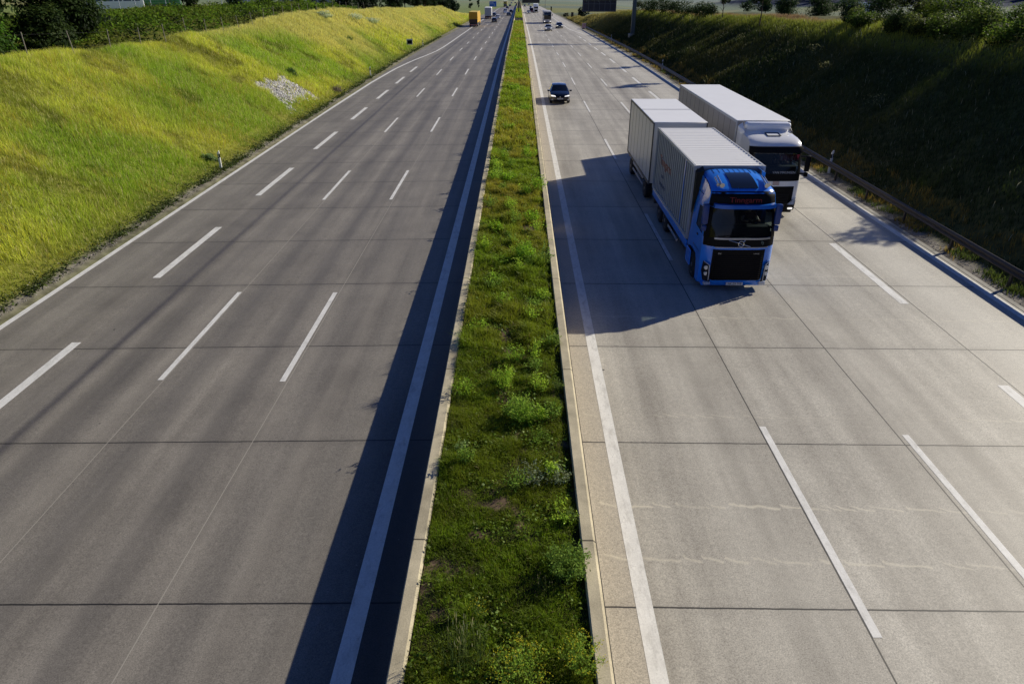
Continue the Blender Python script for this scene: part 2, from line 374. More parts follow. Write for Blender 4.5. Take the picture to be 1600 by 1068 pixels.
M_roadL = road_material('left_concrete', (.155,.140,.120), (.345,.314,.266), [(-6.38,.007),(-9.92,.007)], 8.53, 4.87, trk_shadeL, True)  # darker than the right road: its angle to the sun put into the colour
M_roadR = road_material('right_concrete', (.30,.275,.232), (.60,.565,.485), [(6.0,.012),(9.3,.012),(13.62,.014),(1.55,.014)], 8.53, 4.9, trkR, False, gutter=(2.12, (.47,.42,.34)), cracks=[(11.35,-.012,.7),(9.85,-.02,.5),(14.75,-.01,.35),(20.6,-.01,.35),(24.2,.0,.3)])
rL = strip_obj('road', [-17.2,-13.6,-9.9,-6.4,-1.8], ry, road_z, M_roadL); tag(rL, kind='structure')
rR = strip_obj('road', [1.3,6,9.4,13.5,17.1], ry, road_z, M_roadR); tag(rR, kind='structure')
kb = strip_obj('kerb', [17.1,17.32], ry[ry < 330], lambda X, D: road_z(X, D)+.012, M_kerb); tag(kb, kind='structure')
def marks(name, segs, parent):
    """segs: list of polylines of (x, y, width); one painted line, dashes included, laid 4 mm above the slab"""
    V = []; F = []
    for pl in segs:
        k = len(V)
        for x, y, w in pl:
            for s in (-.5, .5): V.append((x+s*w, y, rz(x+s*w, y)+.004))
        for i in range(len(pl)-1): a = k+2*i; F.append((a, a+1, a+3, a+2))
    o = mesh_obj(name, V, F, M_paint, parent); tag(o, kind='structure'); return o
def poly(pts, w, step=4.):
    out = []
    for (x0, y0), (x1, y1) in zip(pts, pts[1:]):
        n = max(1, int((y1-y0)/step))
        for i in range(n): t = i/n; out.append((x0+(x1-x0)*t, y0+(y1-y0)*t, w))
    out.append((*pts[-1], w)); return out
def dashes(x, near, length, period, w, ymax, x1=None):
    return [poly([(x, near+k*period), (x, near+k*period+length)], w, 2.5) for k in range(-1, 200) if near+k*period+length < ymax]
marks('edge_line', [poly([(-2.76,-30),(-2.76,120),(-2.76,2400)], .33)], rL)
marks('lane_line', dashes(-6.53, 16.2, 6.16, 18., .16, 1500), rL)
marks('lane_line', dashes(-10.02, 16.35, 6.16, 18., .16, 1500), rL)
marks('block_line', dashes(-13.75, 12.6, 6.1, 11.37, .30, 108), rL)
marks('edge_line', [poly([(-16.95,-30),(-16.95,60),(-16.75,82),(-16.3,96),(-15.6,106),(-14.6,116),(-13.95,124),(-13.7,134),(-13.65,150),(-13.6,2400)], .3)], rL)
marks('edge_line', [poly([(2.26,-30),(2.26,2400)], .3)], rR)
marks('lane_line', dashes(6.10, 7.95, 6.2, 17.75, .16, 1500), rR)
marks('lane_line', dashes(9.50, 7.65, 6.2, 17.65, .16, 1500), rR)
marks('block_line', dashes(13.38, 21.65, 6.2, 11.6, .30, 176), rR)
marks('edge_line', [poly([(16.82,-30),(16.82,160),(16.4,174),(15.0,182),(13.9,194),(13.45,206),(13.4,2400)], .3)], rR)
# ------------------------------------------------------------------ median: walls, soil
def wall(name, prof, label, spans):
    V = []; F = []; k = len(prof)
    for a, b in spans:
        ys = [y for y in axis([(a, min(b, 300), 6.), ]) if y <= b] if b <= 300 else list(axis([(a, 300, 6.), (300, b, 25.)]))
        if ys[-1] < b: ys.append(b)
        s0 = len(V)
        for y in ys:
            for x, z in prof: V.append((x, y, z-float(drop(y))))
        for i in range(len(ys)-1):
            for j in range(k):
                p = s0+i*k+j; q = s0+i*k+(j+1)%k; F.append((p, q, q+k, p+k))
        F.append(tuple(range(s0, s0+k))[::-1]); F.append(tuple(range(len(V)-k, len(V))))
    o = mesh_obj(name, V, F, M_wall); tag(o, label, 'barrier'); return o
wall('concrete_barrier', [(-2.06,.0),(-1.86,.32),(-1.83,1.085),(-1.81,1.10),(-1.625,1.10),(-1.585,1.065),(-1.55,-.2),(-2.06,-.2)][::-1], 'pale concrete barrier along the shaded left edge of the planted median', [(-30, 1500)])
wall('concrete_barrier', [(1.10,-.2),(1.13,1.085),(1.145,1.10),(1.335,1.10),(1.38,1.06),(1.42,.3),(1.52,0),(1.52,-.2)], 'sunlit concrete barrier between the median plants and the right carriageway', [(-30, 1500)])
def soil_z(X, D):
    return 1.0-.03*np.asarray(X)+(fbm(X, D, 1.6, 41)-.5)*.12+(fbm(X, D, .45, 43)-.5)*.07-drop(D)
def soil(y0, y1, st):
    XX, YY = np.meshgrid(np.linspace(-1.565, 1.115, 24), np.arange(y0, y1+.01, st)); ZZ = soil_z(XX, YY)
    n1, n2 = XX.shape; i = np.arange(n1*n2).reshape(n1, n2)
    F = np.stack([i[:-1,:-1], i[:-1,1:], i[1:,1:], i[1:,:-1]], -1).reshape(-1, 4)
    b = np.clip((fbm(XX, YY, .9, 45).ravel()-.66)*8, 0, 1)[:,None]
    c = np.array([.030,.032,.012])*(1-b)+np.array([.15,.105,.07])*b
    tag(np_mesh('soil', np.stack([XX, YY, ZZ], -1).reshape(-1, 3), F, c, M_ground, smooth=True), kind='structure')
soil(-10, 42, .12); soil(42, 228, .8); soil(264, 900, 6)
# opening in the median over an underpass
for y, sgn in ((228, 1), (264, -1)):
    zt = .97-float(drop(y))
    o = box('underpass_wall', -1.53, 1.08, y if sgn > 0 else y-.4, y+.4 if sgn > 0 else y, zt-5.5, zt-.05, M_kerb); tag(o, kind='structure')
zt = -float(drop(246)); o = box('underpass_floor', -1.53, 1.08, 228.4, 263.6, zt-2.2, zt-2.0, M_kerb); tag(o, kind='structure')
# ------------------------------------------------------------------ grass (nobody could count it)
GRAVEL = np.array([(-21.9,60.6),(-21.5,67.0),(-19.2,66.8),(-19.4,59.3)])
def in_gravel(X, D):
    ins = np.ones(len(X), bool); P = GRAVEL; m = (fbm(X, D, 1.1, 77)-.5)*1.5+RNG.normal(0, .16, len(X))
    for i in range(4):
        a = P[i]; b = P[(i+1)%4]; nx_, ny_ = b[1]-a[1], -(b[0]-a[0]); ln = math.hypot(nx_, ny_)
        ins &= ((X-a[0])*nx_+(D-a[1])*ny_)/ln > -m
    return ins
def pack(name, parts, m, kind='stuff'):
    V = []; F = []; C = []; k = 0
    for v, f, c in parts: V.append(v); F.append(f+k); C.append(c); k += len(v)
    o = np_mesh(name, np.concatenate(V), np.concatenate(F), np.concatenate(C), m)
    if kind: tag(o, kind=kind)
    return o
def slope_pts(side, n, d0, d1, t0=-.02, t1=1.12, pw=1.):
    D = d0+(d1-d0)*RNG.uniform(0, 1, n)**pw; t = RNG.uniform(t0, t1, n)
    if side < 0: xf = np.full(n, -18.0); xc = np.interp(D, LC[:,0], LC[:,1])
    else: xf = np.interp(D, [0,110,150,220,300], [18.5,18.7,19.6,18.8,18.6]); xc = np.interp(D, RC[:,0], RC[:,1])
    X = xf+(xc-xf)*t
    return X, D, t
parts = []
for n, d0, d1, hh, ww in ((210000,17,62,.44,.0145),(115000,62,112,.5,.028),(60000,112,210,.6,.055),(16000,210,330,.65,.09)):
    X, D, t = slope_pts(-1, n, d0, d1, pw=1.15)
    keep = (~in_gravel(X, D) | (RNG.uniform(0, 1, n) < .09)) & (RNG.uniform(0, 1, n) < np.clip((t+.02)*14+.35, 0, 1)); X, D, t = X[keep], D[keep], t[keep]; n = len(X)
    c1 = fbm(X, D, 9, 51); c2 = fbm(X, D, 2.3, 53); c3 = fbm(X*1.3, D, 22, 55)
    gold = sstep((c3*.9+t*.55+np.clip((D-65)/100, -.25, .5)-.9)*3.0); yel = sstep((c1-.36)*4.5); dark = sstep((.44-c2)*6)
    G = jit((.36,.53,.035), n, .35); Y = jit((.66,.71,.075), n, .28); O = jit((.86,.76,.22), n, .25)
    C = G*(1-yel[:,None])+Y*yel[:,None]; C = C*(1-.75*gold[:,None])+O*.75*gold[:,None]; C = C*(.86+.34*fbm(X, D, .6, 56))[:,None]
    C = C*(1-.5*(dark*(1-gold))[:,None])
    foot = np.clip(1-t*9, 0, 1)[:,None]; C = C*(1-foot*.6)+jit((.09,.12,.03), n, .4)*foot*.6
    rare = RNG.uniform(0, 1, n) < .12; C[rare] = jit((.80,.70,.30), rare.sum(), .3); amb = (RNG.uniform(0, 1, n) < .2) & (fbm(X, D, 3.1, 58) > .57) & (D < 75); C[amb] = jit((.60,.50,.06), amb.sum(), .3)
    P = np.stack([X, D, ground_z(X, D)-.03], 1)
    H = hh*(.45+.9*fbm(X, D, 1.6, 57))*RNG.uniform(.6, 1.25, n)*np.where(t < .1, .45+4*np.clip(t, 0, 1), 1)*(1-.35*dark)
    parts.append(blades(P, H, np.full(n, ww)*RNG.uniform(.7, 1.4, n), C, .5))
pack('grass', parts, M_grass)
parts = []
for n, d0, d1, hh, ww in ((75000,20,62,.42,.024),(60000,62,112,.48,.036),(40000,112,215,.55,.06),(10000,215,300,.6,.1)):
    X, D, t = slope_pts(1, n, d0, d1, t1=1.35)
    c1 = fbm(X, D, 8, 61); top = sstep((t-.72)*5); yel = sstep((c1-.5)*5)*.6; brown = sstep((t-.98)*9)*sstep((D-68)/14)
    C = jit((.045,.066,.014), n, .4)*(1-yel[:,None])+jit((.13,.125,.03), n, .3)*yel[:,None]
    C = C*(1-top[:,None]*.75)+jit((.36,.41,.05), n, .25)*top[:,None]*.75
    C = C*(1-.8*brown[:,None])+jit((.34,.19,.12), n, .25)*.8*brown[:,None]
    far = np.clip((D-170)/40, 0, 1)[:,None]; C = C*(1-far)+jit((.38,.33,.09), n, .3)*far
    foot = np.clip(1-t*7, 0, 1)[:,None]; ylw = (fbm(X, D, 1.5, 67) > .5)[:,None]
    C = np.where((foot > .1) & ylw, jit((.34,.24,.05), n, .3), C)
    rare = RNG.uniform(0, 1, n) < .012; C[rare] = jit((.5,.46,.28), rare.sum(), .2)
    P = np.stack([X, D, ground_z(X, D)-.03], 1)
    H = hh*(.4+.9*fbm(X, D, 1.8, 63))*RNG.uniform(.6, 1.3, n)*np.where(t < .08, .6, 1)
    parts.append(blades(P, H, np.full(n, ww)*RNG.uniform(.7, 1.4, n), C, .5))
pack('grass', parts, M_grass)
parts = []
for n, d0, d1, hh, ww, pw in ((160000,5.2,16,.115,.0078,1.15),(95000,16,42,.20,.014,1.1),(56000,42,110,.32,.035,1.),(20000,110,228,.32,.08,1.),(9000,264,420,.4,.2,1.)):
    D = d0+(d1-d0)*RNG.uniform(0, 1, n)**pw; X = RNG.uniform(-1.56, 1.1, n)
    bare = fbm(X, D, .9, 45); keep = (RNG.uniform(0, 1, n) < np.clip((.80-bare)*8, .08, 1)) & ((X < .98) | (RNG.uniform(0, 1, n) < .35)); X, D = X[keep], D[keep]; n = len(X)
    fr = np.clip((D-12)/35, 0, 1)[:,None]; c1 = fbm(X, D, 2.1, 71)[:,None]; c2 = sstep((fbm(X, D, 3.2, 73)-.48)*6)[:,None]
    C = (jit((.19,.28,.016), n, .45)*(.45+1.1*fbm(X, D, .5, 76))[:,None])*(1-fr)+jit((.36,.50,.025), n, .35)*fr
    C = C*(1-.45*sstep((c1-.5)*6))+jit((.24,.27,.02), n, .3)*.45*sstep((c1-.5)*6)
    C = C*(1-.55*c2*np.clip(fr*1.6, 0, 1))+jit((.55,.42,.06), n, .3)*.55*c2*np.clip(fr*1.6, 0, 1)
    rare = RNG.uniform(0, 1, n) < .03; C[rare] = jit((.30,.24,.10), rare.sum(), .3)
    P = np.stack([X, D, soil_z(X, D)-.01], 1)
    clump = fbm(X, D, .55, 75); H = hh*(.25+2.2*clump**2.2)*RNG.uniform(.6, 1.5, n)
    parts.append(blades(P, H, np.full(n, ww)*RNG.uniform(.6, 1.5, n), C, .9, (-.05, -.03)))
# creeping leaves between the blades
n = 26000; D = 5.3+38*RNG.uniform(0, 1, n)**1.5; X = RNG.uniform(-1.55, 1.05, n); k = fbm(X, D, .7, 79) > .52; X, D = X[k], D[k]; n = len(X)
P = np.stack([X, D, soil_z(X, D)+RNG.uniform(.02, .10, n)], 1)
parts.append(leaves(P, RNG.uniform(.025, .06, n)*(1+D/30), jit((.14,.22,.016), n, .4), up=.9, asp=.7))
pack('grass', parts, M_grass)
# rank verge plants and stones on both road shoulders
parts = []
n = 30000; D = 17+150*RNG.uniform(0, 1, n)**1.6; X = -17.25-np.abs(RNG.normal(0, .45, n)); k = (X > -18.8) & (RNG.uniform(0, 1, n) < np.clip((-X-17.3)*2.2, .06, 1)*(.3+1.2*(fbm(X, D, 1.1, 83) > .48))); X, D = X[k], D[k]; n = len(X)
P = np.stack([X, D, ground_z(X, D)+RNG.uniform(.0, .10, n)], 1); parts.append(leaves(P, RNG.uniform(.05, .12, n)*(1+D/80), jit((.085,.115,.022), n, .45), up=.8))
n = 14000; D = 19+150*RNG.uniform(0, 1, n)**1.5; X = 18.0+RNG.normal(0, .22, n); k = fbm(X*.4, D, 1.3, 85) > .42; X, D = X[k], D[k]; n = len(X)
P = np.stack([X, D, ground_z(X, D)], 1); cc = np.where((fbm(X, D, 1.7, 87) > .5)[:,None], jit((.36,.26,.05), n, .3), jit((.10,.14,.025), n, .35))
parts.append(blades(P, RNG.uniform(.08, .28, n), np.full(n, .03), cc, .6))
pack('verge_plants', parts, M_grass)
ico = bmesh.new(); bmesh.ops.create_icosphere(ico, subdivisions=1, radius=1.); IV = np.array([v.co[:] for v in ico.verts]); IF = np.array([[v.index for v in f.verts] for f in ico.faces]); ico.free()
def stones(name, P, S, C):
    n = len(P); k = len(IV); sc3 = S[:,None]*RNG.uniform(.5, 1., (n, 3))
    V = (P[:,None,:]+IV[None]*sc3[:,None,:]*RNG.uniform(.75, 1.2, (n, k, 1))).reshape(-1, 3)
    F = ((np.arange(n)*k)[:,None,None]+IF[None]).reshape(-1, 3)
    return tag(np_mesh(name, V, F, np.repeat(C, k, 0), M_stone), kind='stuff')
n = 8200; X = RNG.uniform(-22.6, -18.6, n); D = RNG.uniform(58, 68, n); k = in_gravel(X, D); X, D = X[k], D[k]; n = len(X)
stones('gravel', np.stack([X, D, ground_z(X, D)+RNG.uniform(0, .07, n)], 1), RNG.uniform(.03, .15, n)*RNG.uniform(.5, 1.1, n), jit((.52,.505,.49), n, .5, .05))
n = 6500; D = 15+75*RNG.uniform(0, 1, n)**1.7; X = RNG.uniform(17.3, 18.4, n)*np.where(RNG.uniform(0,1,n) < .4, -1, 1); X = np.where(X < 0, X+.1, X)
stones('gravel', np.stack([X, D, ground_z(X, D)+.005], 1), RNG.uniform(.012, .035, n), jit((.34,.31,.28), n, .4, .05))
# ------------------------------------------------------------------ single plants in the median
def stems(P0, P1, w, C):
    n = len(P0); d = P1-P0; s = np.cross(d, RNG.normal(size=(n, 3))); s /= np.linalg.norm(s, axis=1)[:,None]+1e-9; s *= w[:,None] if hasattr(w, '__len__') else w
    V = np.stack([P0-s, P0+s, P1+s*.5, P1-s*.5], 1).reshape(-1, 3); F = (np.arange(n)*4)[:,None]+np.array([[0,1,2,3]]); return V, F, np.repeat(C, 4, 0)
def weed(name, label, x, y, r, h, nst, leafc, lsize=.05, flower=None, nfl=0, group=None, asp=.4, dens=16, cat='plant'):
    z = float(soil_z(x, y)); t = thing(name, label, cat, (x, y, z), 0, group)
    a = RNG.uniform(0, 2*np.pi, nst); q = r*np.sqrt(RNG.uniform(0, 1, nst)); B = np.stack([np.cos(a)*q*.35, np.sin(a)*q*.35, np.zeros(nst)-.02], 1)
    T = np.stack([np.cos(a)*q, np.sin(a)*q, h*(1-.45*(q/r)**2)*RNG.uniform(.6, 1.1, nst)], 1)
    M_ = (B+T)/2+np.array([0, 0, .12*h])
    v1 = stems(B, M_, .004, jit((.09,.12,.03), nst)); v2 = stems(M_, T, .003, jit((.10,.14,.03), nst))
    pack('stem', [v1, v2], M_grass, None).parent = t
    n = nst*dens; i = RNG.integers(0, nst, n); u = RNG.uniform(.18, 1.04, n)[:,None]
    P = np.where(u < .5, B[i]+(M_[i]-B[i])*u*2, M_[i]+(T[i]-M_[i])*(u*2-1))+RNG.normal(0, lsize*.55, (n, 3))
    pack('foliage', [leaves(P, RNG.uniform(.6, 1.3, n)*lsize, jit(tuple(min(.8, 1.75*c) for c in leafc), n, .35), up=.35, asp=asp)], M_leaf, None).parent = t
    if flower:
        i = RNG.integers(0, nst, nfl); P = T[i]+RNG.normal(0, .035, (nfl, 3))+np.array([0, 0, .02])
        pack('blossom', [leaves(P, RNG.uniform(.012, .026, nfl), jit(flower, nfl, .2, .05), up=1.2, asp=.9)], M_leaf, None).parent = t
    return t
GR = 'weeds growing in the median'
YF = (.62,.55,.03)
weed('shrub', 'dense dark green bush leaning over the right median wall in the foreground', .84, 8.35, .44, .60, 60, (.12,.19,.03), .055, dens=26, cat='shrub')
weed('flowering_plant', 'broad yellow flowering weed at the bottom edge between the median walls', .02, 6.35, .48, .62, 80, (.17,.26,.03), .045, YF, 420, dens=14, cat='flower')
weed('flowering_plant', 'yellow flowering weed at the bottom edge against the right median wall', .92, 6.55, .36, .60, 60, (.17,.26,.03), .04, YF, 260, dens=16, cat='flower')
weed('flowering_plant', 'small yellow flowering sprig left of the bare earth patch in the median', -.62, 7.45, .16, .34, 14, (.11,.16,.03), .04, YF, 46, dens=8, cat='flower')
weed('shrub', 'large round leafy bush in the middle of the median beyond the mown grass', .10, 12.95, .48, .62, 80, (.19,.29,.035), .055, dens=22, cat='shrub')
weed('flowering_plant', 'bright green weed with pale yellow tops behind the round leafy bush', -.33, 14.3, .40, .58, 56, (.24,.36,.03), .05, (.55,.5,.12), 90, dens=18, cat='flower')
weed('weed_plant', 'grey green weed with glossy silvery leaves in the middle of the median', .30, 10.75, .36, .40, 26, (.16,.19,.11), .06, dens=12)
weed('weed_plant', 'row of silver leaved weed beside the right wall past the dark bush', .82, 10.75, .30, .30, 20, (.15,.18,.10), .06, dens=12)
weed('weed_plant', 'low pale leaved weed close to the left wall in the near median', -1.15, 11.7, .20, .22, 12, (.16,.23,.08), .07, dens=9)
weed('weed_plant', 'feathery bright green weed just right of the mown median centre', .45, 12.1, .30, .34, 26, (.11,.19,.02), .05, asp=.25, dens=16)
weed('weed_plant', 'dark bushy weed with small leaves under the right wall', 1.0, 9.6, .16, .34, 18, (.09,.13,.03), .04, dens=12)
weed('weed_plant', 'tall slender weed standing beside the shadowed right wall', .98, 22.6, .22, .95, 12, (.15,.22,.04), .09, dens=16)
weed('weed_plant', 'tall leafy weed clump in the middle of the median level with the truck front', .22, 23.0, .46, .85, 60, (.20,.33,.025), .08, dens=18)
weed('weed_plant', 'spreading green weed at the right wall where the truck shadow ends', 1.02, 16.4, .14, .62, 14, (.13,.19,.03), .06, dens=18)
weed('weed_plant', 'dark green weed below the right wall opposite the first dash', .98, 14.2, .16, .42, 16, (.09,.13,.025), .05, dens=16)
for i, (x, y, r, h) in enumerate(((.55,27.4,.4,.6),(-.9,26.,.35,.4),(.9,32,.4,.9),(-.5,34,.45,.5),(.6,39,.5,.8),(-.7,47,.5,.6),(.4,55,.5,.7),(-.3,66,.55,.7),(.5,78,.5,.6),(-.5,92,.6,.7),(.2,110,.6,.6))):
    weed('weed_plant', 'leafy green weed tuft standing above the distant median grass', x, y, r, h, 30, (.19,.31,.02), .07+y*.001, group=GR, dens=14)
for i in range(52):
    y = (9.5 if i % 3 else 13)+30*((i%44)/44)**1.25+RNG.uniform(-.5, .5) if i < 42 else 45+(i-42)*8+RNG.uniform(-2, 2); x = RNG.uniform(-1.35, .95)
    weed('weed_plant', 'small leafy weed sprouting from the median grass', x, y, RNG.uniform(.12, .32)+.004*y, RNG.uniform(.2, .5)+.006*y, 18, ((.19,.30,.025),(.26,.37,.035),(.14,.22,.03))[i%3], .055+y*.001, group='small weeds sprouting across the median', dens=13)
# seed-headed grass tuft in front, and thin stalks along the left wall whose shadows reach the road
def tuft(label, x, y, r, n, h, c, head):
    z = float(soil_z(x, y)); t = thing('grass_tuft', label, 'grass', (x, y, z))
    a = RNG.uniform(0, 2*np.pi, n); q = r*np.sqrt(RNG.uniform(0, 1, n)); P = np.stack([np.cos(a)*q, np.sin(a)*q, np.zeros(n)-.02], 1)
    pack('blade', [blades(P, h*RNG.uniform(.6, 1.1, n), np.full(n, .008), jit(c, n, .25), .45, (0, 0))], M_grass, None).parent = t
    k = n//4; a = RNG.uniform(0, 2*np.pi, k); B = np.stack([np.cos(a)*r*.7*RNG.uniform(0, 1, k), np.sin(a)*r*.7*RNG.uniform(0, 1, k), np.zeros(k)], 1)
    L = RNG.normal(0, .14, (k, 3))*h; L[:,2] = h*RNG.uniform(.9, 1.35, k); T = B+L
    pack('stalk', [stems(B, T, .0028, jit((.16,.19,.06), k)), stems(T-L*.02, T+L*.16, .0065, jit(head, k))], M_grass, None).parent = t
tuft('tall pale seeding grass tuft at the bottom left of the median', -.78, 6.75, .42, 190, .46, (.13,.19,.05), (.36,.36,.18))
tuft('thin seeding grass tuft in front of the dark bush by the right wall', .42, 7.95, .32, 60, .22, (.10,.13,.03), (.34,.30,.18))
for i, y in enumerate((13.6, 12.3, 21.5, 24.6, 26.2, 29.5, 33.2, 36.5)):
    tuft('thin wild grass stalks rising beside the left median wall', -1.42, y, .16, 26, .26+.02*(i%3), (.11,.15,.03), (.3,.26,.1)); 
for o in [o for o in COL.objects if o.get('label') == 'thin wild grass stalks rising beside the left median wall']: o['group'] = 'wild grass along the left median wall'
# ------------------------------------------------------------------ trees, shrubs, undergrowth
def crown_mesh(name, clumps, nleaf, size, c_lo, c_hi, parent, up=.3, asp=.6, shell=.45):
    """leaf cards spread through overlapping clumps: (x, y, z, rx, ry, rz)"""
    K = np.array(clumps, float); vol = K[:,3]*K[:,4]+K[:,3]*K[:,5]+K[:,4]*K[:,5]; i = RNG.choice(len(K), nleaf, p=vol/vol.sum())
    d = RNG.normal(size=(nleaf, 3)); d /= np.linalg.norm(d, axis=1)[:,None]
    rad = RNG.uniform(shell, 1.08, nleaf)**.6*(1+.12*RNG.normal(size=nleaf)); P = K[i,:3]+d*K[i,3:6]*rad[:,None]
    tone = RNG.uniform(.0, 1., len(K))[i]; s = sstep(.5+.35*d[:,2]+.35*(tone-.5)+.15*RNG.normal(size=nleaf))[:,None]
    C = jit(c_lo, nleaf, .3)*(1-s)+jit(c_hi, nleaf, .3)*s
    v = leaves(P, RNG.uniform(.6, 1.35, nleaf)*size, C, up=up, asp=asp, N=d*.9)
    o = np_mesh(name, *v, M_leaf, parent); return o
def trunk_mesh(name, h, r, limbs, parent, lean=(0, 0)):
    bm = bmesh.new(); n = 6; pts = [Vector((lean[0]*(i/n)**1.3+random.uniform(-.04, .04)*h*.15, lean[1]*(i/n)**1.3+random.uniform(-.04, .04)*h*.15, h*i/n-(.25 if i == 0 else 0))) for i in range(n+1)]
    for i in range(n): add_cyl(bm, pts[i], pts[i+1], r*(1-.75*i/n)*(1.25 if i == 0 else 1), r*(1-.75*(i+1)/n), 9, False)
    for k in range(limbs):
        u = random.uniform(.35, .9); p = pts[0].lerp(pts[-1], u); a = random.uniform(0, 6.28); q = p+Vector((math.cos(a), math.sin(a), random.uniform(.4, 1.1)))*h*random.uniform(.16, .3)
        m_ = p.lerp(q, .5)+Vector((0, 0, .04*h)); rr = r*.45*(1.1-u)+.008
        add_cyl(bm, p, m_, rr, rr*.7, 6, False); add_cyl(bm, m_, q, rr*.7, rr*.25, 6, False)
    return bm_obj(name, bm, M_bark, parent, 60)
def blob(r, h, n, z0=0., flat=1., seed=0):
    rn = random.Random(seed); out = []
    for i in range(n):
        a = rn.uniform(0, 6.28); q = r*rn.uniform(.1, .78); zz = rn.uniform(.12, .88); k = math.sin(math.pi*min(1, .15+zz*.85))**.6
        s = r*rn.uniform(.3, .52)
        out.append((math.cos(a)*q*k, math.sin(a)*q*k, z0+h*zz, s, s, s*flat*rn.uniform(.7, 1.)))
    return out
def tree(label, x, y, r, h, th, nleaf, size, lo, hi, seed, name='tree', cat='tree', group=None, nb=12, limbs=7, tr=.12, up=.3, flat=1., zz=None, lean=(0, 0), conif=False):
    z = gz(x, y) if zz is None else zz; t = thing(name, label, cat, (x, y, z), 0, group); random.seed(seed)
    trunk_mesh('trunk', th+h*.55, tr, limbs, t, lean)
    if conif:
        rn = random.Random(seed); cl = []
        for i in range(nb):
            u = (i+.5)/nb; rr = r*(1-u)**.8+.15; a = rn.uniform(0, 6.28); cl.append((math.cos(a)*rr*.35, math.sin(a)*rr*.35, th+h*u, rr*.8, rr*.8, h/nb*1.1))
            a += 2.2; cl.append((math.cos(a)*rr*.5, math.sin(a)*rr*.5, th+h*u, rr*.6, rr*.6, h/nb))
    else: cl = [(c[0]+lean[0], c[1]+lean[1], *c[2:]) for c in blob(r, h, nb, th, flat, seed)]
    crown_mesh('crown', cl, nleaf, size, lo, hi, t, up); return t
def shrub(label, x, y, r, h, nleaf, size, lo, hi, seed, group=None, nb=9, flat=.9, name='shrub', cat='shrub', zz=None):
    z = gz(x, y) if zz is None else zz; t = thing(name, label, cat, (x, y, z-.15), 0, group); random.seed(seed)
    trunk_mesh('stem', h*.6, .05+.01*r, 5, t)
    cl = blob(r, h*.95, nb, .05*h, flat, seed); cl.append((0, 0, h*.35, r*.75, r*.75, h*.42))
    crown_mesh('crown', cl, nleaf, size, lo, hi, t); return t
DK = (.010,.020,.006); DK2 = (.016,.030,.008); MID = (.045,.085,.012); BRT = (.10,.165,.018); OLV = (.075,.095,.02)
# left edge: two big broadleaf trees, lower shrubs before them
tree('huge dark broadleaf tree filling the top left corner behind the wire fence', -40.5, 50.5, 6.0, 9.5, .1, 19000, .34, DK, (.05,.095,.016), 3, nb=22, tr=.3)
tree('dark broadleaf tree right of the corner tree, beside the white parked coach', -36.9, 60.5, 5.0, 9.5, .0, 19000, .30, DK, (.055,.10,.018), 4, nb=22, tr=.28)
tree('dark broadleaf tree at the far left edge of the frame behind the corner tree', -46, 44, 5.5, 9.5, .0, 14000, .34, DK, (.05,.095,.016), 9, nb=18, tr=.3)
tree('dark broadleaf tree standing in the gap behind the two big corner trees', -47, 60, 5.2, 9.5, .0, 12000, .36, DK, (.045,.085,.016), 10, nb=18, tr=.3)
shrub('bright green leafy shrub at the far left edge under the corner tree', -33.9, 41.0, 2.9, 3.6, 7500, .24, DK2, (.12,.26,.018), 5)
shrub('mid green shrub leaning out between the two big trees at the left', -34.2, 46.5, 2.7, 3.9, 7500, .24, DK2, (.10,.22,.018), 6)
shrub('dark shrub at the foot of the second big tree behind the wire fence', -33.9, 53.0, 2.6, 3.0, 6500, .22, DK, (.055,.09,.02), 7)
# bramble bank: reads as one tangled mass
n = 64000; D = RNG.uniform(55, 146, n); xc = np.interp(D, LC[:,0], LC[:,1]); off = RNG.uniform(1.0, 27, n); X = xc-off
hh = (.5+1.7*fbm(X, D, 5, 91)+1.5*(fbm(X, D, 2, 93)-.5))*np.clip(1.4-off/26, .4, 1)*np.clip(1.25-(D-60)/160, .6, 1.2)*np.clip((off-.4)/2.5, .2, 1)*np.clip((D-52)/8, .2, 1)
u = RNG.uniform(0, 1, n)**.4; P = np.stack([X, D, ground_z(X, D)+hh*u], 1); s = sstep((u-.5)*2+(fbm(X, D, 2.4, 95)-.42)*3)[:,None]
C = jit(DK2, n, .3)*(1-s)+jit((.135,.23,.018), n, .4)*s
gold = sstep((fbm(X, D, 6, 97)-.55)*8)[:,None]*.5; C = C*(1-gold)+jit((.13,.125,.025), n, .3)*gold
pack('undergrowth', [leaves(P, RNG.uniform(.16, .36, n), C, up=.7)], M_leaf)
# roadside avenue trees with bare trunks above the bramble
for i, (x, y, r, h, th) in enumerate(((-38.6,90,1.9,3.6,1.5),(-37.8,101,1.8,3.3,1.5),(-37.3,111,1.7,3.4,1.5),(-36.4,117,1.5,3.2,1.4),(-35.9,124,1.6,4.2,.9),(-35.6,131,1.6,4.4,.5),(-35.3,137,1.9,4.8,.6))):
    tree(('young tree with a bare pale trunk nearest the green lorry behind the bramble', 'young round crowned tree with thin trunk between the lorry and the grey trailer', 'young tree with dark crown right of the grey trailer', 'slim young tree with a bare trunk beside the dark conical trees', 'dark bushy tree standing left of the pale fence panel', 'dark tree standing before the middle of the pale fence panel', 'dark dense tree standing at the right end of the pale fence panel')[i], x, y, r, h, th, 2600, .20, DK, (.035,.07,.014), 20+i, nb=9, tr=.09, group='young trees along the left bank')
